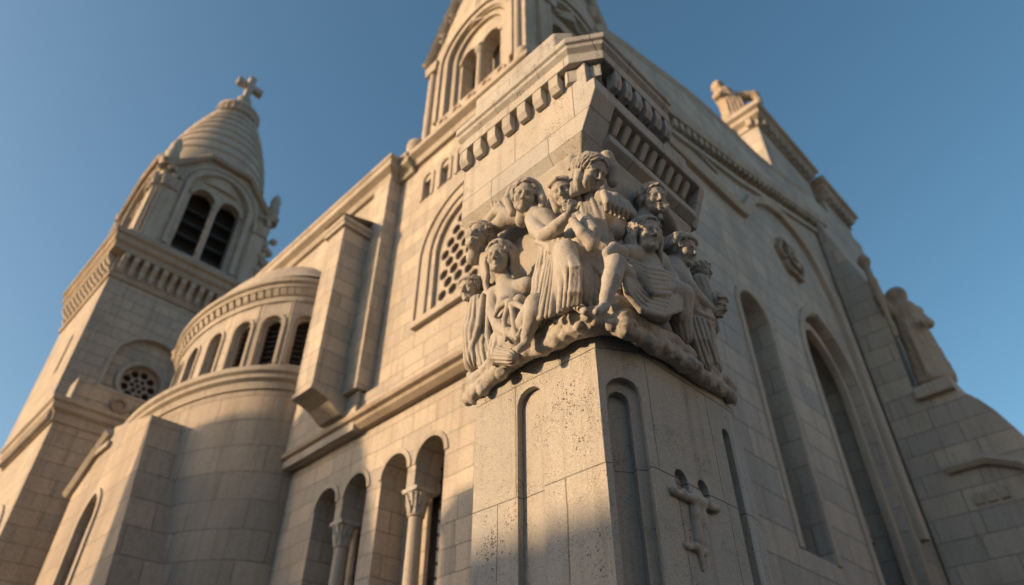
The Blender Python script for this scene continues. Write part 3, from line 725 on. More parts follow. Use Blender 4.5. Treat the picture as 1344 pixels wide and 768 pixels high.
def bell_face(fr, c, lo, hi, detail):
    a0, a1 = c - .86, c + .86
    z0, zsh, zap = 28.3, 34.3, 36.5
    mw = MB()
    mw.wall(fr, [(lo, z0), (hi, z0), (hi, zsh), (c + 1.3, zap), (c - 1.3, zap), (lo, zsh)], [arch(c, 28.6, 1.9, 33.5, n=24)], thick=1, holedepth=.3, sides=False)
    mw.wall(fr, arch(c, 28.6, 1.905, 33.5, n=24), [arch(a0, 28.65, .74, 33.25), arch(a1, 28.65, .74, 33.25)], d=.3, thick=.3, holedepth=.55, sides=False)
    o = mw.build('belfry_wall', M_TOWER, bt_)
    mm = MB(); mm.sweep_fr(fr, arch_path(c, 28.6, 2.08, 33.5, 24), rect_prof(.3, -.03, .14)); mm.sweep_fr(fr, arch_path(c, 28.6, 2.5, 33.5, 24), rect_prof(.16, -.03, .08))
    for a in (a0, a1): mm.sweep_fr(fr, arc_pts(a, .8, 33.25), [(-.1, -.32), (.1, -.32), (.1, -.15), (-.1, -.15)])
    mm.build('arch_moulding', M_TRIM, o)
    pc = fr(c, 0, .2); column(bt_, pc.x, pc.y, 28.65, 33.3, .15, .55, M_TRIM)
    rk = MB(); rk.sweep_fr(fr, [(hi + .3, zsh - .05), (hi - .3, zsh), (c + 1.4, zap), (c - 1.4, zap), (lo + .3, zsh), (lo - .3, zsh - .05)], [(-.3, -.05), (.18, -.05), (.18, .3), (0, .42), (-.15, .3), (-.3, .12)]); rk.build('gable_moulding', M_CORN, o)
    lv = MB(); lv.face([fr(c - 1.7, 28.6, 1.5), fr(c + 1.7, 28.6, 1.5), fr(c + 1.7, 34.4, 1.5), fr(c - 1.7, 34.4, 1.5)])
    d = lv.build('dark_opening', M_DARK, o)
    for k in range(4):
        q = MB(); z = 29.4 + k * 1.05; q.loft([[fr(c - 1.6, z, .95), fr(c + 1.6, z, .95), fr(c + 1.6, z + .3, 1.25), fr(c - 1.6, z + .3, 1.25)], [fr(c - 1.6, z + .1, .95), fr(c + 1.6, z + .1, .95), fr(c + 1.6, z + .4, 1.25), fr(c - 1.6, z + .4, 1.25)]]); q.build('louvre', M_LOUV, o)
    for sd in (lo + .62, hi - .62):
        q = MB(); q.prism([(sd - .42, 28.4), (sd + .42, 28.4), (sd + .42, 32.4), (sd - .42, 32.4)], fr, -.16, .02)
        rr = random.Random(int(sd * 10))
        q.prism([(sd - .5, 32.4), (sd + .5, 32.4), (sd + .58, 33.2), (sd - .58, 33.2)], fr, -.3, .02)
        for _ in range(16):
            a, b = sd + rr.uniform(-.42, .42), rr.uniform(32.5, 34.0); P = fr(a, b, -.26)
            q.lathe(P.x, P.y, [(.03, P.z - .16), (.15, P.z - .06), (.16, P.z + .06), (.04, P.z + .16)], 7)
        q.build('corner_pier', M_TRIM, o)
bell_face(fr_y(BY0), 8.45, BX0, BX1, 1)
bell_face(fr_x(BX0), 38.5, BY0, BY1, 1)
m = MB(); m.box(BX0 + 1.6, BX1 - .1, BY0 + 1.6, BY1 - .1, 28, 36); m.box(BX1 - .5, BX1, BY0 + .01, BY1, 28.3, 34.2); m.box(BX0 + .01, BX1, BY1 - .5, BY1, 28.3, 34.2); m.box(BX0 + .01, BX0 + 1, BY0 + .01, BY0 + 1, 28.3, 34.2); m.build('belfry_core', M_TOWER, bt_)
for x, y in ((BX0 + .1, BY0 + .1), (BX1 - .1, BY0 + .1), (BX0 + .1, BY1 - .1)):
    q = MB(); q.lathe(x, y, [(.5, 34.0), (.55, 34.5), (.36, 34.7), (.42, 35.2), (.30, 35.6), (.36, 36.0), (.22, 36.5), (.04, 36.8)], 10); q.build('pinnacle', M_TRIM, bt_, smooth=40)
q = MB()
rr = random.Random(9)
for _ in range(26):
    z = rr.uniform(29, 32.5); x = BX1 + rr.uniform(-.1, .35) + (z - 29) * .02; y = BY0 + rr.uniform(-.2, .5)
    q.lathe(x, y, [(.05, z - .28), (.25, z - .1), (.26, z + .12), (.05, z + .3)], 7)
q.build('carved_bracket', M_TRIM, bt_)
prof = [(3.5, 34.6), (3.62, 36.9)]
zz = [36.9 + k * .93 for k in range(9)]
def dome_r(z):
    t = (z - 36.9) / 8.0; return 1.2 + 2.36 * (1 - max(0, t) ** 1.5) ** .9
for k in range(8):
    z0, z1 = zz[k], zz[k + 1]
    prof += [(dome_r(z0) + .06, z0 + .02), (dome_r(z0) + .05, z0 + .34), (dome_r(z0) - .07, z0 + .40), (dome_r(z1) - .02, z1 - .02)]
prof += [(1.25, 44.4), (1.3, 44.45)]
m = MB(); m.lathe(8.4, 38.5, prof, 40); m.build('ribbed_dome', M_TRIM, bt_, smooth=30)
m = MB(); m.lathe(8.4, 38.5, [(1.2, 44.3), (1.2, 44.6), (1.45, 44.8), (1.5, 45.2), (1.62, 45.25), (1.62, 45.55), (1.3, 45.65), (1.0, 45.8), (.75, 46.6), (.5, 47.2), (.55, 47.3), (.55, 47.5), (.3, 47.7), (.0, 47.75)], 24); ln = m.build('lantern_ring', M_TRIM, bt_, smooth=30)
q = MB(); q.box(8.4 + 1.38, 8.4 + 1.58, 38.4, 38.6, 44.75, 45.24); d0 = None
for k in range(20):
    a = k * math.pi / 10; q2 = MB(); cx_, cy_ = 8.4 + 1.46 * math.cos(a), 38.5 + 1.46 * math.sin(a); q2.lathe(cx_, cy_, [(.12, 44.72), (.12, 45.24)], 6); q2.build('baluster', M_TRIM, ln)
q.bm.free()
m = MB(); cxp = [(-.22, 47.6), (.22, 47.6), (.25, 49.05), (.95, 48.95), (1.05, 49.0), (1.05, 49.6), (.95, 49.65), (.25, 49.55), (.28, 50.35), (.22, 50.5), (-.22, 50.5), (-.28, 50.35), (-.25, 49.55), (-.95, 49.65), (-1.05, 49.6), (-1.05, 49.0), (-.95, 48.95), (-.25, 49.05)]
m.prism([(8.4 + a, b) for a, b in cxp], fr_y(38.5), -.26, .26); m.build('cross', M_TRIM, bt_, bevel=.05)

# ------------------------------------------------------------------ carving: signed distance volumes turned into meshes
_rng = np.random.RandomState(4)
_LAT = _rng.rand(32, 32, 32).astype(np.float32)
def vnoise(P, f, seed=0):
    q = [p * f + 17.3 * (i + 1) + seed * 3.7 for i, p in enumerate(P)]
    i0 = [np.floor(a).astype(np.int32) for a in q]; fr = [a - b for a, b in zip(q, i0)]
    fr = [a * a * (3 - 2 * a) for a in fr]; r = 0
    for dx in (0, 1):
        for dy in (0, 1):
            for dz in (0, 1):
                wgt = (fr[0] if dx else 1 - fr[0]) * (fr[1] if dy else 1 - fr[1]) * (fr[2] if dz else 1 - fr[2])
                r = r + wgt * _LAT[(i0[0] + dx) % 32, (i0[1] + dy) % 32, (i0[2] + dz) % 32]
    return r - .5
def _len(x, y, z): return np.sqrt(x * x + y * y + z * z)
class Vol:
    def __init__(s): s.ops = []
    def add(s, fn, lo, hi, k, sub=False): s.ops.append((fn, Vector(lo), Vector(hi), k, sub))
    def cap(s, a, b, ra, rb, k=.02, sub=False, fold=None):
        """tapered capsule; fold=(n, amp, phase) adds drapery folds that run along it"""
        a, b = Vector(a), Vector(b); ab = b - a; L2 = max(ab.dot(ab), 1e-9); rm = max(ra, rb) + (fold[1] if fold else 0)
        e1 = ab.cross(Vector((.3, .2, 1)) if abs(ab.normalized().z) < .9 else Vector((1, .2, 0))).normalized(); e2 = ab.normalized().cross(e1)
        def fn(x, y, z):
            px, py, pz = x - a.x, y - a.y, z - a.z
            t = np.clip((px * ab.x + py * ab.y + pz * ab.z) / L2, 0, 1)
            dx, dy, dz = px - t * ab.x, py - t * ab.y, pz - t * ab.z
            d = _len(dx, dy, dz) - (ra + (rb - ra) * t)
            if fold:
                th = np.arctan2(dx * e2.x + dy * e2.y + dz * e2.z, dx * e1.x + dy * e1.y + dz * e1.z)
                wob = vnoise((x, y, z), 4.0, fold[2]) * 2.4
                wv = np.sin(fold[0] * th + fold[2] + wob + t * 1.2)
                d = d - fold[1] * (np.abs(wv) * 1.5 - .8) * (.35 + .65 * t)
            return d
        lo = Vector([min(a[i], b[i]) - rm for i in range(3)]); hi = Vector([max(a[i], b[i]) + rm for i in range(3)])
        s.add(fn, lo, hi, k, sub)
    def ell(s, M, c, r, k=.02, sub=False, wave=None):
        """ellipsoid: M 3x3 (columns are its axes), centre c, radii r"""
        Mi = M.transposed(); c = Vector(c); rx, ry, rz = r; rm = max(r) + (wave[1] if wave else 0)
        def fn(x, y, z):
            px, py, pz = x - c.x, y - c.y, z - c.z
            u = Mi[0][0] * px + Mi[0][1] * py + Mi[0][2] * pz; v = Mi[1][0] * px + Mi[1][1] * py + Mi[1][2] * pz; w_ = Mi[2][0] * px + Mi[2][1] * py + Mi[2][2] * pz
            k0 = _len(u / rx, v / ry, w_ / rz); k1 = _len(u / rx ** 2, v / ry ** 2, w_ / rz ** 2) + 1e-9
            d = k0 * (k0 - 1) / k1
            if wave:
                n, amp, ph = wave
                a1 = np.arctan2(u, w_ + 1e-6) * n + vnoise((x, y, z), 9 / max(.12, rm) * .25, ph) * 7
                d = d - amp * np.sin(a1 + v / rm * 5) 
            return d
        s.add(fn, c - Vector((rm,) * 3), c + Vector((rm,) * 3), k, sub)
    def mesh(s, vox, rough=.004, pad=.03, fine=0.0, lumps=2.0):
        lo = Vector([min(o[1][i] for o in s.ops if not o[4]) - pad for i in range(3)]); hi = Vector([max(o[2][i] for o in s.ops if not o[4]) + pad for i in range(3)])
        N = [int((hi[i] - lo[i]) / vox) + 2 for i in range(3)]
        ax = [(lo[i] + vox * np.arange(N[i])).astype(np.float32) for i in range(3)]
        D = np.full(N, .25, np.float32)
        for fn, l, h, k, sub in s.ops:
            mg = k * 1.2 + 3 * vox
            sl = []
            for i in range(3):
                a = max(0, int((l[i] - mg - lo[i]) / vox)); b = min(N[i], int((h[i] + mg - lo[i]) / vox) + 2); sl.append(slice(a, b))
            if any(q.stop <= q.start for q in sl): continue
            x, y, z = np.meshgrid(ax[0][sl[0]], ax[1][sl[1]], ax[2][sl[2]], indexing='ij', sparse=True)
            d = fn(x, y, z).astype(np.float32); c = D[tuple(sl)]
            if sub:
                d = -d; hh = np.clip(.5 - .5 * (c - d) / k, 0, 1); D[tuple(sl)] = c + (d - c) * hh + k * hh * (1 - hh)
            else:
                hh = np.clip(.5 + .5 * (c - d) / k, 0, 1); D[tuple(sl)] = c + (d - c) * hh - k * hh * (1 - hh)
        if rough:
            near = np.abs(D) < rough * 6 + 2 * vox
            I = np.nonzero(near); P = [ax[i][I[i]] for i in range(3)]
            D[I] += (vnoise(P, 14) * lumps + vnoise(P, 38, 2) * 1.2 + (vnoise(P, 75, 5) * fine if fine else 0)) * rough
        return surface_net(D, lo, vox)
def surface_net(D, lo, vox):
    S = D < 0; N = D.shape
    C = [S[dx:N[0] - 1 + dx, dy:N[1] - 1 + dy, dz:N[2] - 1 + dz] for dx in (0, 1) for dy in (0, 1) for dz in (0, 1)]
    cnt = sum(c.astype(np.int8) for c in C); act = (cnt > 0) & (cnt < 8)
    idx = np.full(act.shape, -1, np.int32); I = np.nonzero(act); n = len(I[0]); idx[I] = np.arange(n)
    acc = np.zeros((n, 3), np.float32); num = np.zeros(n, np.float32)
    cor = [(dx, dy, dz) for dx in (0, 1) for dy in (0, 1) for dz in (0, 1)]
    val = [D[I[0] + c[0], I[1] + c[1], I[2] + c[2]] for c in cor]
    for a in range(8):
        for b in range(a + 1, 8):
            if sum(abs(cor[a][i] - cor[b][i]) for i in range(3)) != 1: continue
            m = (val[a] < 0) != (val[b] < 0); t = val[a] / (val[a] - val[b] + 1e-12)
            for i in range(3): acc[:, i] += np.where(m, cor[a][i] + t * (cor[b][i] - cor[a][i]), 0)
            num += m
    V = np.stack([I[i] for i in range(3)], 1) + acc / num[:, None]
    V = V * vox + np.array(lo)
    F = []
    for axis in range(3):
        sl0 = [slice(1, N[i] - 1) for i in range(3)]; sl0[axis] = slice(0, N[axis] - 1); sl1 = list(sl0); sl1[axis] = slice(1, N[axis])
        A, B = S[tuple(sl0)], S[tuple(sl1)]; ch = A != B; J = list(np.nonzero(ch)); flip = A[tuple(J)]
        for i in range(3):
            if i != axis: J[i] = J[i] + 1
        o1, o2 = [(1, 2), (2, 0), (0, 1)][axis]
        def at(d1, d2):
            q = [J[0].copy(), J[1].copy(), J[2].copy()]; q[o1] -= d1; q[o2] -= d2
            return idx[q[0], q[1], q[2]]
        Q = np.stack([at(1, 1), at(0, 1), at(0, 0), at(1, 0)], 1)
        Q[~flip] = Q[~flip][:, ::-1]; F.append(Q)
    F = np.concatenate(F); F = F[(F >= 0).all(1)]
    return V, F
def vol_obj(name, vol, vox, mat, par=None, label=None, rough=.004, fine=0.0, lumps=2.0):
    V, F = vol.mesh(vox, rough, fine=fine, lumps=lumps)
    me = bpy.data.meshes.new(name)
    me.vertices.add(len(V)); me.vertices.foreach_set('co', V.astype(np.float32).ravel())
    me.loops.add(F.size); me.loops.foreach_set('vertex_index', F.astype(np.int32).ravel())
    me.polygons.add(len(F)); me.polygons.foreach_set('loop_start', np.arange(0, F.size, 4, dtype=np.int32))
    me.update(calc_edges=True); me.validate()
    me.polygons.foreach_set('use_smooth', np.ones(len(me.polygons), bool))
    me.materials.append(mat)
    o = bpy.data.objects.new(name, me); COL.objects.link(o)
    if label: o['label'] = label
    return set_parent(o, par)

# ------------------------------------------------------------------ the carved corner pier
XL, YR, YA = 3.22, 2.23, 2.40            # lit face plane, shaded face plane, arris
BXF = 3.491
pier = empty('carved_pier', (3.9, 3.0, 0), 'weathered stone pier in front, its capital carved with crowded human figures', 'pillar')
back = 3.72
m = MB(); fL = fr_x(XL)
ZT = 4.52
n1 = arch(3.04, 1.0, .125, 4.10, n=16)
m.wall(fL, [(YA, 0), (3.62, 0), (3.62, ZT), (YA, ZT)], [n1], thick=.02, holedepth=.055, sides=False)
m.face([fL(2.9, .95, .055), fL(3.2, .95, .055), fL(3.2, 4.3, .055), fL(2.9, 4.3, .055)])
m.face([(XL, 3.62, 0), (XL, 3.62, ZT), (XL + .12, back, ZT), (XL + .12, back, 0)])
fd = Vector((BXF - XL, YR - YA, 0)); fl = fd.length; fd.normalize(); fnn = Vector((-fd.y, fd.x, 0))
fFac = lambda a, b, d: Vector((XL, YA, b)) + fd * a + fnn * d
m.wall(fFac, [(0, 0), (fl, 0), (fl, ZT), (0, ZT)], [arch(fl / 2 + .012, 1.0, .128, 3.93, n=16)], thick=.02, holedepth=.055, sides=False)
m.wall(fFac, arch(fl / 2 + .012, 1.0, .130, 3.93, n=16), [arch(fl / 2 - .01, 1.0, .075, 3.90, n=16)], d=.055, thick=.02, holedepth=.06, sides=False)
m.face([fFac(fl / 2 - .14, 1, .115), fFac(fl / 2 + .14, 1, .115), fFac(fl / 2 + .14, 4.1, .115), fFac(fl / 2 - .14, 4.1, .115)])
fR = fr_y(YR)
XE = 4.42
q1, q2, q0 = on(892, 616, 'y', YR), on(921, 630, 'y', YR), on(890, 650, 'y', YR)
na, nb = arch(q1.x, q0.z, .075, q1.z - .075, n=12), arch(q2.x, q0.z - .03, .066, q2.z - .066, n=12)
m.wall(fR, [(BXF, 0), (XE, 0), (XE, ZT), (BXF, ZT)], [na, nb], thick=.02, holedepth=.05, sides=False)
m.face([fR(q1.x - .15, 2.9, .05), fR(q2.x + .15, 2.9, .05), fR(q2.x + .15, 3.6, .05), fR(q1.x - .15, 3.6, .05)])
m.wall(fR, [(XE, 0), (XE + .24, 0), (XE + .24, ZT), (XE, ZT)], [arch(XE + .13, 1.0, .055, 4.02, n=12)], thick=.02, holedepth=.06, sides=False)
m.face([fR(XE, .9, .06), fR(XE + .24, .9, .06), fR(XE + .24, 4.2, .06), fR(XE, 4.2, .06)])
XC, RC = XE + .24, .62
cur = [(XC + RC * math.sin(t), YR + RC - RC * math.cos(t)) for t in [math.pi / 2 * k / 14 for k in range(15)]]
m.loft([[(x, y, z) for x, y in cur + [(XC + RC, back), (XL + .12, back)]] for z in (0, ZT)], caps=False, closed=False)
shaft_plan = [(XL, 3.62), (XL, YA), (BXF, YR)] + cur + [(XC + RC, back), (XL + .12, back)]
m.face([(x, y, ZT) for x, y in shaft_plan])
m.build('shaft', M_PIER, pier, bevel=.012, smooth=25)
# necking under the rocky ledge and the capital core
m = MB()
def inset_plan(i): return [(XL + i, 3.75), (XL + i, YA + .1 + i * .6), (BXF + i * .5 - .02, YR + i), (XC + .2, YR + i), (XC + RC - i * .6, YR + .55), (XC + RC - i * .6, back)]
m.loft([[(x, y, z) for x, y in inset_plan(i)] for i, z in ((.05, 4.45), (.17, 4.75), (.20, 5.4), (.16, 6.0), (.07, 6.38), (.04, 6.47))]); m.build('capital_core', M_CARVE, pier, bevel=.02)

# rocky ledge the figures stand on
def J(u, v, face='L', off=0.0):
    if face == 'L': P = on(u, v, 'x', XL - off)
    elif face == 'R': P = on(u, v, 'y', YR - off)
    else: P = hd(u, v, math.hypot(XL + .1, YR + .1) - off)
    return P
def chain(vol, pts, k=.02, fold=None, sub=False):
    """pts: (u, v, face, off, radius in photograph pixels)"""
    Q = [(J(*p[:4]), p[4]) for p in pts]; Q = [(P, r * mpp(P)) for P, r in Q]
    if len(Q) == 1: vol.cap(Q[0][0], Q[0][0] + Vector((0, 0, .001)), Q[0][1], Q[0][1], k, sub)
    for (a, ra), (b, rb) in zip(Q, Q[1:]): vol.cap(a, b, ra, rb, k, sub, fold)
v = Vol()
led = [(616, 517, 'L', -.02, 13), (628, 505, 'L', .04, 15), (648, 486, 'L', .06, 16), (668, 470, 'L', .06, 17), (690, 456, 'L', .08, 17), (712, 449, 'L', .09, 15), (735, 437, 'L', .1, 17), (758, 427, 'L', .1, 17), (778, 421, 'C', .12, 17), (800, 420, 'C', .12, 16), (820, 424, 'R', .08, 17), (838, 434, 'R', .08, 16), (857, 446, 'R', .09, 17), (878, 456, 'R', .08, 17), (897, 470, 'R', .08, 17), (915, 484, 'R', .06, 15), (935, 496, 'R', .05, 16), (952, 511, 'R', .0, 14), (960, 518, 'R', -.06, 11)]
chain(v, [(a, b - 7, f, o, r * .72) for a, b, f, o, r in led], .02); chain(v, [(a, b + 7, f, o - .01, r * .72) for a, b, f, o, r in led], .02)
chain(v, [(626, 512, 'L', 0, 11), (624, 526, 'L', -.02, 7)], .02)
r2 = random.Random(11)
for i in range(len(led) - 1):
    for _ in range(3):
        t = r2.random(); a, b = led[i], led[i + 1]
        chain(v, [(a[0] + (b[0] - a[0]) * t + r2.uniform(-5, 5), a[1] + (b[1] - a[1]) * t + r2.uniform(-10, 9), a[2], a[3] + r2.uniform(-.02, .05), r2.uniform(6, 10))], .015)
vol_obj('rocky_ledge', v, .010, M_CARVE, pier, rough=.010, fine=.6)
mm_ = MB(); mm_.loft([[(x, y, z) for x, y in inset_plan(i)] for i, z in ((.03, 4.45), (-.03, 4.55), (-.02, 4.66), (.1, 4.72))]); mm_.build('ledge_bed', M_CARVE, pier, bevel=.02)

def head(vol, u, v, face, off, hpx, az=0, pitch=0, roll=0, hair='wavy', k=.012, seed=1, body_k=.03):
    """carved head: az turns it to the viewer's right, pitch up, roll clockwise as seen"""
    C0 = J(u, v, face, off); H = .95 * hpx * mpp(C0)
    a, p, r = R_(az), R_(pitch - 12), R_(roll)
    f = Vector((math.cos(a) * -_s + math.sin(a) * _s, math.cos(a) * -_s - math.sin(a) * _s, 0))
    f = (f * math.cos(p) + Vector((0, 0, 1)) * math.sin(p)).normalized()
    right = f.cross(Vector((0, 0, 1))).normalized(); up = right.cross(f).normalized()
    rq = Matrix.Rotation(r, 3, -(VF)); f, right, up = rq @ f, rq @ right, rq @ up
    M = Matrix((right, f, up)).transposed()
    W = lambda x, y, z: C0 + (right * x + f * y + up * z) * H
    E = lambda c, rr, kk=.03, sub=False, wave=None: vol.ell(M, W(*c), tuple(q * H for q in rr), kk * H, sub, wave)
    K = lambda a_, b_, ra, rb, kk=.03, sub=False: vol.cap(W(*a_), W(*b_), ra * H, rb * H, kk * H, sub)
    E((0, -.06, .14), (.35, .42, .36), body_k)
    E((0, .10, -.16), (.265, .27, .32), .10)
    K((-.12, .20, -.36), (.12, .20, -.36), .10, .10, .08)
    E((0, .30, -.41), (.10, .09, .08), .06)
    E((-.17, .24, -.13), (.11, .12, .12), .07); E((.17, .24, -.13), (.11, .12, .12), .07)
    for sx in (-1, 1): E((sx * .155, .40, -.005), (.105, .10, .075), .05, True)
    K((-.24, .275, .085), (-.05, .355, .09), .036, .042, .05); K((.24, .275, .085), (.05, .355, .09), .036, .042, .05)
    for sx in (-1, 1):
        E((sx * .15, .275, -.005), (.085, .075, .060), .015)
        K((sx * .23, .27, .01), (sx * .15, .345, .045), .018, .02, .015); K((sx * .15, .345, .045), (sx * .065, .32, .01), .02, .014, .015)
        K((sx * .22, .27, -.035), (sx * .15, .325, -.06), .012, .014, .02); K((sx * .15, .325, -.06), (sx * .075, .31, -.025), .014, .012, .02)
    K((0, .36, .08), (0, .465, -.14), .034, .048, .03)
    for sx in (-1, 1): E((sx * .048, .40, -.16), (.036, .05, .032), .02)
    K((-.10, .31, -.268), (0, .372, -.252), .018, .03, .02); K((.10, .31, -.268), (0, .372, -.252), .018, .03, .02)
    K((-.085, .31, -.30), (.085, .31, -.30), .03, .03, .02); E((0, .345, -.305), (.06, .05, .032), .02)
    K((-.075, .368, -.279), (.075, .368, -.279), .009, .009, .012, True)
    for sx in (-1, 1): E((sx * .35, -.02, -.03), (.05, .09, .12), .03)
    K((0, -.1, -.3), (0, -.16, -.62), .20, .21, .08)
    if hair:
        n = {'wavy': 9, 'curly': 13, 'hood': 0, 'long': 8, 'cap': 6}[hair]
        if hair == 'hood':
            E((0, -.14, .14), (.45, .44, .46), .04); K((-.38, .0, .1), (-.36, .02, -.45), .10, .13, .06); K((.38, .0, .1), (.36, .02, -.45), .10, .13, .06)
            K((-.3, .22, .3), (0, .30, .40), .07, .07, .05); K((.3, .22, .3), (0, .30, .40), .07, .07, .05)
        else:
            E((0, -.17, .16), (.42, .42, .42), .04, False, (n, .022 * H, seed))
            rr = random.Random(seed)
            # locks of hair laid over the skull from the parting down to the nape
            for sx in (-1, 1):
                for i in range(10):
                    y0 = .31 - .078 * i; kk = math.sqrt(max(.05, 1 - ((y0 + .10) / .52) ** 2)); pts = []
                    for j in range(8):
                        th = .06 + (1.75 if hair != 'cap' else 1.5) * j / 7
                        pts.append((sx * .45 * kk * math.sin(th) * (1 + .04 * math.sin(j * 2.0 + i * 2.3)), y0 - .12 * j / 7 + .030 * math.sin(j * 1.9 + i * 1.7 + seed), .11 + .45 * kk * math.cos(th)))
                    for j in range(7): K(pts[j], pts[j + 1], .047 - .002 * j, .045 - .002 * j, .010)
            for i in range(9):
                x = -.32 + .64 * i / 8; yb = .30 - .9 * x * x; zb = .36 - .55 * x * x
                
                if hair == 'curly': K((x, yb - .03, zb), (x + rr.uniform(-.05, .05), yb - .10, zb + .12), .038, .05, .025)
                if hair == 'curly': E((x, yb + .02, zb + .0), (.075, .06, .065), .015)
            if hair == 'curly':
                for i in range(34):
                    q = rr.uniform(0, 6.28); t = rr.uniform(-.2, 1.0); d = Vector((math.cos(q) * math.sqrt(1 - t * t), math.sin(q) * math.sqrt(1 - t * t), t))
                    if d.y > .45 and d.z < .55: continue
                    c = d * .44 + Vector((0, -.13, .13)); E(tuple(c), (.085, .085, .085), .012)
            if hair == 'long':
                for sx in (-1, 1):
                    for j in range(4):
                        o = j * .06; pts = [(sx * (.33 + .02 * j), .14 - o * 1.6, .12), (sx * (.40 + .02 * j), .08 - o * 1.6, -.14), (sx * (.36 + .03 * j), .06 - o * 1.6, -.40), (sx * (.42 + .03 * j), .04 - o * 1.6, -.70), (sx * (.36 + .02 * j), .03 - o * 1.6, -.95 + .1 * j)]
                        for p0, p1 in zip(pts, pts[1:]): K(p0, p1, .06, .055, .02)
    return M, C0, H

def hand(vol, u, v, face, off, lpx, dirpx, curl=.6, side=1, k=.006):
    """palm, four unequal bent fingers and a thumb; dirpx = direction the fingers point in the picture"""
    P = J(u, v, face, off); s_ = mpp(P); L_ = lpx * s_
    ex = (VR * dirpx[0] - VU * dirpx[1]).normalized(); ez = -VF.copy(); ey = ez.cross(ex).normalized() * side
    vol.ell(Matrix((ex, ey, ez)).transposed(), P, (L_ * .30, L_ * .24, L_ * .13), .012)
    for i, (ln_, sp) in enumerate(((.46, .19), (.52, .065), (.48, -.065), (.38, -.19))):
        a = P + ex * L_ * .24 + ey * L_ * sp; b = a + (ex * math.cos(curl * .5) - ez * math.sin(curl * .5) + ey * sp * .3) * L_ * ln_ * .55; c = b + (ex * math.cos(curl * 1.7) - ez * math.sin(curl * 1.7)) * L_ * ln_ * .5
        vol.cap(a, b, L_ * .078, L_ * .07, k); vol.cap(b, c, L_ * .07, L_ * .058, k)
    a = P - ex * L_ * .08 + ey * L_ * .22; b = a + (ex * .6 + ey * .7 + ez * .3).normalized() * L_ * .26; c = b + (ex * .95 + ey * .1) * L_ * .2
    vol.cap(a, b, L_ * .10, L_ * .08, k); vol.cap(b, c, L_ * .08, L_ * .062, k)

VOX = .0062
def figure(vol, label, vox=VOX, rough=.0024): return vol_obj('stone_figure', vol, vox, M_CARVE, pier, label, rough, fine=1.0, lumps=.6)
def L(*a): return (a[0], a[1], 'L', a[2], a[3])
def Rr(*a): return (a[0], a[1], 'R', a[2], a[3])
def Cc(*a): return (a[0], a[1], 'C', a[2], a[3])

# 1 small cloaked figure at the far left end
v = Vol()
chain(v, [L(628, 398, .02, 12), L(624, 436, .05, 17), L(624, 474, .05, 15)], .03, fold=(7, .012, 1.0))
chain(v, [L(640, 400, 0, 12), L(638, 450, .02, 15), L(640, 480, .03, 12)], .03, fold=(6, .012, 2.0))
chain(v, [L(634, 388, .08, 3.5), L(628, 430, .14, 4), L(616, 468, .12, 4)], .012); chain(v, [L(641, 390, .08, 3), L(640, 440, .15, 4), L(648, 478, .14, 3)], .012)
head(v, 617, 380, 'L', .06, 38, az=-42, pitch=-12, roll=-10, hair='curly', seed=2)
figure(v, 'small curly head and wrapped cloak at the far left end of the capital')
# 2 tilted curly head behind the seated woman, reaching arm above
v = Vol()
chain(v, [L(640, 330, -.04, 15), L(652, 362, -.06, 20), L(662, 410, -.06, 22)], .03)
chain(v, [L(648, 300, 0, 9), L(664, 288, .02, 12), L(686, 283, -.02, 13)], .02)
chain(v, [L(645, 285, .04, 7), L(655, 276, .05, 8), L(668, 280, .05, 7)], .012)
for du in (0, 5, 10): chain(v, [L(650 + du, 278 - du * .4, .06, 3.2), L(646 + du * .9, 268 - du * .2, .08, 2.8)], .006)
head(v, 628, 313, 'L', .10, 47, az=-30, pitch=-2, roll=-28, hair='curly', seed=5)
figure(v, 'curly haired head leaning out under a raised arm, upper left')
# 3 seated woman
v = Vol()
chain(v, [L(662, 362, .08, 10), L(668, 384, .07, 15), L(672, 402, .08, 20), L(672, 430, .06, 19), L(676, 450, .05, 24)], .03)
chain(v, [L(650, 386, .09, 11), L(668, 382, .07, 12), L(692, 376, .06, 13)], .03)
chain(v, [L(661, 398, .18, 9)], .03); chain(v, [L(682, 395, .18, 9)], .03)
chain(v, [L(649, 387, .10, 10), L(647, 408, .13, 9.5), L(655, 428, .16, 9)], .015); chain(v, [L(655, 428, .16, 9), L(668, 437, .20, 7.5), L(677, 441, .21, 5.5)], .012)
hand(v, 683, 441, 'L', .21, 20, (1, -.15), .5, 1)
chain(v, [L(682, 447, .10, 17), L(694, 420, .18, 15), L(703, 398, .22, 13.5)], .025); chain(v, [L(703, 398, .22, 13), L(700, 415, .24, 12.5), L(692, 440, .22, 8), L(690, 450, .22, 7)], .015)
chain(v, [L(690, 452, .25, 7), L(682, 458, .28, 6)], .012)
chain(v, [L(660, 450, .08, 18), L(652, 466, .14, 12), L(672, 470, .16, 10)], .03, fold=(6, .009, 4))
for a_, b_, c_ in (((668, 398), (662, 420), (664, 446)), ((672, 400), (674, 424), (678, 446)), ((666, 396), (655, 404), (650, 414)), ((676, 398), (686, 404), (694, 400))):
    chain(v, [L(*a_, .235, 4.5), L(*b_, .24, 3.6), L(*c_, .22, 3)], .010)
chain(v, [L(671, 397, .22, 6)], .01)
head(v, 656, 339, 'L', .16, 49, az=-24, pitch=-6, roll=-6, hair='long', seed=3)
figure(v, 'seated woman with long parted hair and a knotted robe, left face of the capital')
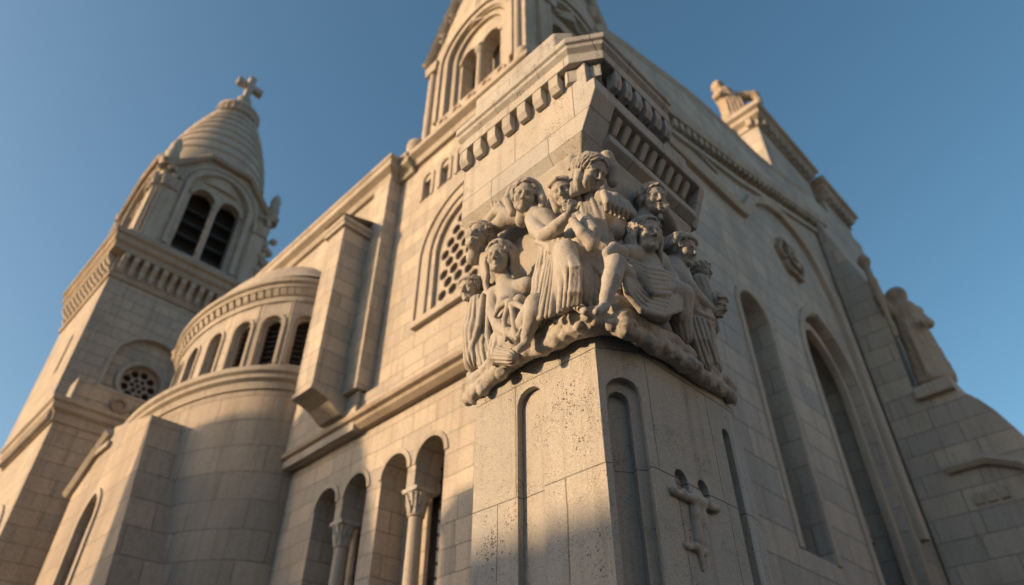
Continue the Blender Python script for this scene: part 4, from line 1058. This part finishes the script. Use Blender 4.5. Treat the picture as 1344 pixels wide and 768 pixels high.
# 4 tall standing draped woman with bent arm
v = Vol()
chain(v, [L(700, 280, .07, 11), L(714, 292, .05, 18), L(726, 312, .06, 20), L(733, 335, .07, 20)], .03)
chain(v, [L(730, 325, .06, 21), L(722, 370, .08, 22), L(716, 418, .10, 23)], .03, fold=(9, .017, .6))
chain(v, [L(742, 325, .06, 20), L(738, 365, .08, 21), L(738, 408, .10, 18)], .03, fold=(8, .015, 2.6))
chain(v, [L(742, 328, .14, 15), L(747, 352, .19, 15), L(752, 374, .17, 11.5), L(758, 400, .15, 7)], .025)
chain(v, [L(758, 402, .17, 7), L(768, 409, .22, 5.5)], .01)
chain(v, [L(700, 289, .10, 11.5), L(705, 302, .15, 11.5), L(716, 310, .19, 11)], .015); chain(v, [L(716, 310, .19, 11), L(732, 297, .23, 9.5), L(744, 284, .25, 6.5)], .012)
hand(v, 749, 274, 'L', .26, 23, (.25, -1), .9, -1)
for i in range(9):
    x = 707 + i * 5.2
    chain(v, [L(722 + i * 2.2, 322 + abs(i - 4) * 1.5, .245 - abs(i - 4) * .010, 2.6), L(713 + i * 3.9, 365, .27 - abs(i - 4) * .016, 3.4), L(x - 6 + 1.5 * math.sin(i * 2.2), 420 - i * 1.6, .30 - abs(i - 4) * .018, 3.6)], .008)
for i in range(4): chain(v, [L(704 + i * 4, 318 + i, .19, 3), L(722, 322 + i * 3, .24, 3), L(744, 316 + i * 4, .22, 3)], .008)
for i in range(6): chain(v, [L(734 + i * 4, 322 + i * 2, .25 - i * .008, 3), L(733 + i * 6 - abs(i - 3), 352, .33 - abs(i - 3) * .02, 3.4), L(731 + i * 6, 384, .33 - abs(i - 3) * .02, 3.6), L(729 + i * 6, 404 - i, .29 - abs(i - 3) * .015, 3.6)], .016)
chain(v, [L(744, 330, .20, 15), L(746, 358, .24, 16), L(745, 396, .20, 14)], .03)
head(v, 690, 259, 'L', .14, 50, az=-12, pitch=-16, roll=-16, hair='wavy', seed=7)
chain(v, [L(672, 248, .1, 6), L(666, 262, .12, 6), L(672, 280, .1, 5)], .01); chain(v, [L(706, 246, .1, 6), L(712, 262, .08, 6), L(712, 278, .06, 5)], .01)
figure(v, 'tall standing woman in a pleated robe with her arm bent to her chest')
# 5 hooded figure holding hands to its mouth
v = Vol()
chain(v, [L(752, 278, -.02, 15), L(762, 305, -.02, 21), L(766, 345, 0, 22), L(766, 395, .02, 22)], .03, fold=(6, .007, 1.2))
chain(v, [L(768, 290, .06, 11), L(779, 306, .12, 10), L(777, 322, .13, 9.5)], .015); chain(v, [L(777, 320, .14, 9), L(764, 306, .2, 8), L(752, 290, .22, 6)], .012)
hand(v, 746, 277, 'L', .24, 20, (-.35, -1), .8, 1)
head(v, 739, 253, 'L', .10, 44, az=-20, pitch=-14, roll=10, hair='hood', seed=4)
figure(v, 'hooded figure bowed with hands clasped before its mouth')
# 6 large head on the corner under the abacus with a scroll-like wing
v = Vol()
chain(v, [Cc(776, 262, -.02, 15), Cc(784, 300, -.06, 24), Cc(786, 350, -.04, 24), Cc(784, 405, 0, 22)], .03, fold=(7, .014, 2.2))
for i in range(6): chain(v, [Cc(762 + i * 6, 268 + i, .05, 4), Cc(770 + i * 5, 300 + i * 3, .10, 4.5), Cc(774 + i * 5, 345 + i * 5, .12, 3.5)], .010)
chain(v, [Cc(790, 258, .06, 10), Rr(806, 264, .06, 11), Rr(818, 272, .05, 10), Rr(828, 281, .03, 8)], .02)
for i in range(6): chain(v, [Rr(793 + i * 6, 254 + i * 3.4, .10, 5.5), Rr(797 + i * 6, 266 + i * 3, .12, 5), Rr(797 + i * 6, 276 + i * 2.4, .09, 4)], .008)
chain(v, [Rr(812, 286, .0, 12), Rr(808, 305, .0, 12)], .02); chain(v, [Rr(818, 300, .03, 9)], .012)
head(v, 776, 229, 'C', .10, 54, az=38, pitch=-26, roll=4, hair='wavy', seed=9)
for i in range(6): chain(v, [Cc(770 + i * 3, 203 + i * .6, .12, 5), Cc(757 + i * 3.4, 216 + i * 1.5, .13 + .02 * (i % 2), 4.6), Cc(752 + i * 3.0 + 2 * (i % 2), 234 + i, .13 + .02 * (i % 3), 4.6), Cc(750 + i * 4.2, 256 - i * 1.5, .11, 3.6)], .006)
chain(v, [Cc(796, 207, .08, 10), Cc(803, 222, .05, 9), Cc(804, 240, .03, 7)], .012)
figure(v, 'largest head with heavy locks on the corner right under the abacus')
# 7 reclining bearded man in a sweeping robe
v = Vol()
chain(v, [Rr(850, 334, .06, 11), Rr(846, 348, .06, 20), Rr(850, 372, .08, 24), Rr(860, 396, .08, 24)], .03)
chain(v, [Rr(822, 334, .08, 13), Rr(842, 336, .07, 14), Rr(866, 346, .06, 14)], .03)
chain(v, [Rr(838, 384, .05, 18), Rr(820, 366, .13, 16), Rr(808, 347, .19, 14)], .025); chain(v, [Rr(808, 347, .19, 13.5), Rr(803, 368, .19, 13), Rr(796, 390, .17, 9), Rr(793, 402, .16, 7)], .015)
chain(v, [Rr(794, 402, .18, 7), Rr(783, 409, .22, 5)], .01)
chain(v, [Rr(862, 396, .08, 22), Rr(880, 386, .17, 20), Rr(893, 388, .22, 18)], .03); chain(v, [Rr(893, 390, .22, 17), Rr(893, 415, .18, 15), Rr(897, 442, .14, 11)], .02, fold=(5, .007, 1))
chain(v, [Rr(818, 332, .12, 8), Rr(806, 325, .15, 7.5), Rr(797, 332, .15, 6.5), Rr(799, 344, .14, 6)], .012)
chain(v, [Rr(868, 350, .10, 12), Rr(880, 366, .17, 10.5), Rr(884, 376, .2, 9.5)], .015); chain(v, [Rr(884, 376, .2, 9), Rr(872, 380, .23, 8), Rr(862, 378, .24, 6)], .012)
hand(v, 857, 377, 'R', .24, 20, (-1, -.05), .5, 1)
for i in range(6): chain(v, [Rr(823 + i * 4, 340 + i * 6, .20 + .006 * i, 3.2), Rr(846 + i * 2, 352 + i * 6.5, .265, 3.8), Rr(870 + i * 1.5, 356 + i * 6, .25, 3.6), Rr(882, 362 + i * 4.5, .20, 3)], .009)
for i in range(5):
    chain(v, [Rr(818 + i * 3, 352 + i * 3, .18, 4.5), Rr(824 + i * 4, 385 - i * 1.5, .20, 5), Rr(842 + i * 4, 407 - i * 4.5, .22, 5), Rr(868 + i * 2, 414 - i * 5, .23, 4.5), Rr(892, 406 - i * 4, .24, 4)], .012)
chain(v, [Rr(838, 400, .12, 18), Rr(866, 410, .12, 16)], .03)
head(v, 848, 310, 'R', .17, 54, az=24, pitch=-4, roll=4, hair='long', seed=6)
figure(v, 'reclining man with long hair and a robe sweeping across his raised knees')
# 8 head under the right abacus with hands to its cheek
v = Vol()
chain(v, [Rr(850, 285, -.06, 15), Rr(846, 318, -.08, 20)], .03)
chain(v, [Rr(868, 296, 0, 11), Rr(884, 306, .03, 10)], .015); chain(v, [Rr(884, 306, .03, 10), Rr(880, 292, .1, 8), Rr(876, 282, .13, 6)], .012)
hand(v, 874, 276, 'R', .15, 20, (-.1, -1), .8, 1)
head(v, 857, 263, 'R', .06, 47, az=20, pitch=-10, roll=4, hair='cap', seed=8)
figure(v, 'capped head resting its cheek on one hand beneath the right cornice')
# 9 bending figure on the right holding a lump of stone
v = Vol()
chain(v, [Rr(884, 350, .02, 16), Rr(884, 372, .04, 22), Rr(894, 398, .06, 22), Rr(908, 418, .06, 18)], .03)
chain(v, [Rr(892, 362, .1, 13), Rr(902, 378, .15, 12), Rr(910, 388, .17, 11)], .018); chain(v, [Rr(910, 388, .17, 11), Rr(922, 398, .19, 9), Rr(932, 405, .19, 6.5)], .012)
hand(v, 936, 408, 'R', .2, 19, (1, .3), .9, -1)
chain(v, [Rr(908, 414, .08, 18), Rr(922, 420, .12, 15), Rr(926, 440, .10, 12), Rr(932, 470, .08, 11), Rr(938, 484, .08, 9)], .02, fold=(5, .010, 1.5))
chain(v, [Rr(905, 420, .06, 15), Rr(912, 450, .08, 14), Rr(922, 480, .08, 12)], .02, fold=(6, .010, .4))
for i in range(4): chain(v, [Rr(904 + i * 6, 416 + i, .17, 3), Rr(912 + i * 6, 446, .17, 3.4), Rr(922 + i * 6, 476, .14, 3.2)], .008)
for i in range(4): chain(v, [Rr(868 + i * 5, 358 + i * 2, .19, 2.8), Rr(884 + i * 4, 378 + i * 5, .235, 3.2), Rr(904, 392 + i * 6, .22, 2.8)], .008)
head(v, 896, 330, 'R', .13, 47, az=48, pitch=-20, roll=14, hair='curly', seed=12)
figure(v, 'curly haired figure bending forward at the right of the capital')
# 10 the curly head held by the bending figure, and a shoulder behind
v = Vol()
head(v, 941, 402, 'R', .16, 34, az=55, pitch=-30, roll=20, hair='curly', seed=14)
figure(v, 'small severed looking curly head held at the right edge')
v = Vol()
chain(v, [Rr(918, 372, -.04, 13), Rr(924, 392, -.04, 14), Rr(932, 430, -.04, 12)], .03, fold=(5, .008, 2))
head(v, 922, 357, 'R', -.02, 30, az=60, pitch=-12, roll=10, hair='cap', seed=15)
figure(v, 'small half hidden figure behind the bending one at the right edge')
v = Vol(); chain(v, [Rr(812, 402, .06, 16), Rr(828, 408, .08, 13)], .03); chain(v, [Rr(806, 392, .02, 12)], .02)
vol_obj('carved_rock', v, .012, M_CARVE, pier, rough=.010)

# abacus over the figures
AE, AY1 = 4.98, 3.97
m = MB(); m.loft([[(XL + i, AY1, z), (XL + i, 2.33 + i, z), (AE, 2.33 + i, z), (AE, AY1, z)] for i, z in ((.10, 6.44), (.0, 6.60))])
m.prism([(AY1, 6.603), (2.33, 6.603), (2.13, 7.06), (2.13, 7.22), (2.22, 7.23), (2.22, 7.56), (AY1, 7.56)], lambda a, b, d: Vector((XL + .002 + d, a, b)), 0, .30)
m.prism([(AY1, 6.603), (2.33, 6.603), (2.24, 6.66), (2.24, 6.75), (2.34, 6.78), (2.32, 7.02), (2.13, 7.045), (2.13, 7.22), (2.22, 7.23), (2.22, 7.56), (AY1, 7.56)], lambda a, b, d: Vector((XL + .302 + d, a, b)), 0, AE - XL - .31)
m.prism([(2.6, 6.61), (2.32, 6.61), (2.135, 7.05), (2.135, 7.215), (2.6, 7.215)], lambda a, b, d: Vector((AE - .007 + d, a, b)), 0, .1)
ab = m.build('abacus', M_PIER, pier, bevel=.012)
m = MB(); m.loft([[(3.62, 2.36, 6.84), (3.69, 2.36, 6.84), (3.69, 2.27, 6.86), (3.62, 2.27, 6.86)], [(3.61, 2.34, 7.03), (3.70, 2.34, 7.03), (3.70, 2.17, 7.03), (3.61, 2.17, 7.03)]])
repeat('corbel', m, M_CARVE, ab, [(k * .145, 0, 0) for k in range(9)], bevel=.018)
m = MB(); m.sweep([(XL, AY1), (XL, 2.37), (XL + .15, 2.15), (4.45, 2.15)], [(-.2, 7.561), (.095, 7.561), (.095, 7.70), (.075, 7.71), (.075, 7.73), (.125, 7.78), (.125, 7.82), (.155, 7.84), (.155, 7.92), (-.2, 7.97)])
co = m.build('cornice', M_PIER, pier, bevel=.010)
m = MB()
m.prism([(7.559, -.0), (7.559, .092), (7.40, .092), (7.33, .055), (7.33, -.0)], lambda z, o, d: Vector((XL - o + .003, AY1 - .02 - d, z)), 0, .12)
repeat('dentil', m, M_PIER, co, [(0, -k * .222, 0) for k in range(7)], bevel=.006)
m = MB()
m.prism([(7.559, 0), (7.559, .122), (7.40, .122), (7.33, .085), (7.33, 0)], lambda z, o, d: Vector((3.50 + d, 2.18 - o + .003, z)), 0, .10)
repeat('dentil', m, M_PIER, co, [(k * .168, 0, 0) for k in range(6)], bevel=.006)
m = MB(); m.loft([[(XL - .05, 2.42, z), (XL + .12, 2.11, z), (XL + .30, 2.30, z), (XL + .1, 2.6, z)] for z in (7.36, 7.558)]); m.build('corner_block', M_PIER, co, bevel=.015)
m = MB(); m.loft([[(XL + .10 + i, AY1 - .02, z), (XL + .10 + i, 2.66 + i, z), (XL + .26 + i, 2.50 + i, z), (4.6, 2.50 + i, z), (4.6, AY1 - .02, z)] for i, z in ((0, 7.9), (0, 8.72), (.05, 8.8))]); m.build('parapet_block', M_PIER, pier, bevel=.02)

# small carved cross figure on the shaded face of the shaft
v = Vol()
def S(u, vv, off, r): return Rr(u, vv, off, r)
chain(v, [S(884, 646, .01, 5), S(897, 650, .02, 5.5), S(912, 656, .025, 6.5), S(926, 662, .02, 5.5), S(939, 668, .01, 5)], .012)
chain(v, [S(884, 644, .02, 6)], .01); chain(v, [S(940, 669, .015, 6)], .01); chain(v, [S(928, 659, .03, 5.5)], .01); chain(v, [S(897, 646, .03, 5)], .01)
chain(v, [S(909, 656, -.03, 15), S(914, 685, -.035, 14), S(919, 715, -.03, 10), S(925, 752, -.02, 5)], .03)
chain(v, [S(907, 652, .0, 8), S(911, 676, .01, 8), S(916, 708, .01, 6.5), S(922, 748, .0, 4)], .02)
chain(v, [S(900, 716, .005, 4.5), S(926, 726, .005, 4.5)], .012); chain(v, [S(913, 718, .02, 6)], .01)
vol_obj('carved_cross', v, .007, M_CARVE, pier, 'small worn crucifix relief beside two little niches', rough=.004, fine=.6)

# ------------------------------------------------------------------ statues on the church
def statue(kind, base, s, az, label):
    v = Vol(); B = Vector(base); f = Vector((math.cos(az), math.sin(az), 0)); r = -f.cross(Vector((0, 0, 1)))
    W = lambda x, y, z: B + (r * x + f * y + Vector((0, 0, z))) * s
    K = lambda a, b, ra, rb, k=.03, fold=None: v.cap(W(*a), W(*b), ra * s, rb * s, k * s, False, fold)
    M = Matrix((r, f, Vector((0, 0, 1)))).transposed()
    E = lambda c, rr: v.ell(M, W(*c), tuple(q * s for q in rr), .02 * s)
    if kind == 'robed':
        K((0, 0, .1), (0, 0, .55), .125, .095, .04, (8, .014 * s, 1)); K((0, 0, .5), (.0, .0, .78), .09, .10, .05, (6, .008 * s, 2)); K((-.11, 0, .77), (.11, 0, .77), .05, .05)
        K((.11, 0, .76), (.12, .06, .6), .045, .04); K((.12, .06, .6), (.02, .12, .57), .038, .032)
        K((-.13, 0, .77), (-.2, .06, .88), .05, .042); K((-.2, .06, .88), (-.22, .1, 1.03), .04, .03)
        K((-.22, .1, .45), (-.23, .1, 1.22), .022, .03); E((-.23, .1, 1.26), (.055, .055, .07))
        for i in range(6): K((-.075 + i * .03, .07, .62), (-.10 + i * .04, .105, .08), .014, .02, .012)
        E((0, .02, .05), (.15, .14, .07))
        hz = .93
        E((0, .01, hz), (.07, .085, .095)); K((0, 0, .8), (0, .01, .88), .045, .045); E((0, .09, hz - .01), (.018, .03, .025)); E((0, .05, hz - .05), (.04, .045, .04)); E((0, -.02, hz + .02), (.085, .085, .085)); K((-.07, -.03, hz), (-.08, -.02, hz - .13), .03, .025); K((.07, -.03, hz), (.08, -.02, hz - .13), .03, .025)
        for i in range(3): K((-.05 + i * .05, .155, .56), (-.03 + i * .05, .165, .50), .014, .012, .01)
    else:
        K((0, 0, .1), (0, 0, .5), .2, .15, .05, (7, .016 * s, 1)); K((0, 0, .5), (-.08, .05, .72), .15, .14, .05, (5, .01 * s, 2)); K((.05, -.05, .65), (.14, -.1, .35), .1, .06)
        K((.1, 0, .7), (.36, .02, .66), .09, .07); K((.36, .02, .66), (.40, .03, .45), .07, .04); K((.12, -.05, .7), (.2, -.08, .45), .09, .05); K((.2, -.08, .45), (.17, .0, .3), .05, .04)
        K((-.12, .02, .74), (-.2, .1, .66), .06, .05); K((-.2, .1, .66), (-.16, .2, .6), .05, .04)
        E((-.14, .1, .88), (.085, .1, .11)); K((-.1, .06, .72), (-.13, .09, .82), .06, .06); E((-.15, .2, .86), (.02, .03, .03)); E((-.14, .14, .82), (.05, .06, .05)); E((-.13, .07, .92), (.1, .1, .095))
        for i in range(5): K((-.1 + i * .05, .15, .5), (-.12 + i * .06, .2, .05), .018, .026, .014)
        E((0, 0, .06), (.26, .24, .1))
    o = vol_obj('stone_statue', v, .014 * s, M_CORN, None, None, rough=.005 * s)
    return tag(o, label, 'statue')
statue('bent', (29.0, YF + 1.9, 36.15), 4.3, R_(215), 'weathered statue of a bowed figure on the gable turret against the sky')
statue('robed', (XBU + .5, 5.0, 16.2), 5.2, R_(225), 'robed stone statue with raised arm and staff on the stepped buttress, far right')

# ------------------------------------------------------------------ unseen houses, added to shade pier, plaza, arcade and apse and bounce fill light
def unseen_house(x0, x1, y0, y1, h, label):
    e = empty('unseen_house', ((x0 + x1) / 2, (y0 + y1) / 2, 0), label, 'house', 'unseen houses added to shape the light')
    m = MB(); wins = [(y0 + 1.6 + k * 2.6, 1.0 + j * 3.2, .55, 2.6 + j * 3.2) for k in range(int((y1 - y0 - 1.5) / 2.6)) for j in range(int((h - 1) / 3.2))]
    fr = lambda a, b, d: Vector((x1 - d, a, b))
    m.wall(fr, [(y0, 0), (y1, 0), (y1, h), (y0, h)], [[(c - w_, b), (c + w_, b), (c + w_, t), (c - w_, t)] for c, b, w_, t in wins], thick=.4, holedepth=.22)
    m.box(x0, x1 - .45, y0 + .01, y1 - .01, 0, h - .01)
    m.build('wall', M_STUC, e)
    for c, b, w_, t in wins:
        p = MB(); p.face([fr(c - w_, b, .2), fr(c + w_, b, .2), fr(c + w_, t, .2), fr(c - w_, t, .2)]); p.build('window', M_GLASS, e)
    m = MB(); m.prism([(x0 - .4, h), (x1 + .4, h), ((x0 + x1) / 2 + .4, h + 1.0), ((x0 + x1) / 2 - .4, h + 1.0)], lambda a, b, d: Vector((a, d, b)), y0 - .1, y1 + .1); m.build('roof', M_ROOF, e)
unseen_house(-33, -25, 6.6, 27.8, 11.35, 'lower unseen stuccoed town house, added to shade the foot of the pier')
unseen_house(-27.5, -25, 28.0, 31.6, 16.2, 'tallest unseen stuccoed town house, added to shade the lower arcade')
unseen_house(-38, -25, -30, 6.4, 13.0, 'longest unseen stuccoed town house behind the viewer, added to shade the plaza')
def gabled(name, poly, x0, x1, label, frm, mat):
    e = empty('unseen_house', tuple(frm((poly[0][0] + poly[1][0]) / 2, 0, 0)), label, 'house', 'unseen houses added to shape the light')
    m = MB(); m.prism(poly, frm, 0, x1 - x0); m.build('wall', mat, e)
    for j in range(5):
        c = (poly[0][0] + poly[1][0]) / 2; p = MB(); p.box(0, 0, 0, 0, 0, 0); p.bm.clear()
        p.prism([(c - .5, 1.2 + j * 3.1), (c + .5, 1.2 + j * 3.1), (c + .5, 2.9 + j * 3.1), (c - .5, 2.9 + j * 3.1)], frm, -.04, .05); p.build('window', M_GLASS, e)
gabled('unseen_house', [(34.6, 0), (39.4, 0), (39.4, 20.4), (36.9, 21.6), (35.6, 18.6), (34.6, 15.8)], -27, -25, 'narrow steep-roofed unseen house, shaped to shade the arcade and lower apse', lambda a, b, d: Vector((-25 - d, a, b)), M_STUC)  # added out of view, outline cut so its shadow slants over arcade and apse
gabled('unseen_house', [(-14, 0), (60, 0), (60, 19), (-14, 19)], 0, 10, 'long pale unseen block, added to bounce fill light onto the shaded front', lambda a, b, d: Vector((a, -24 - d, b)), M_PALE)  # added out of view as a reflector for the shaded faces
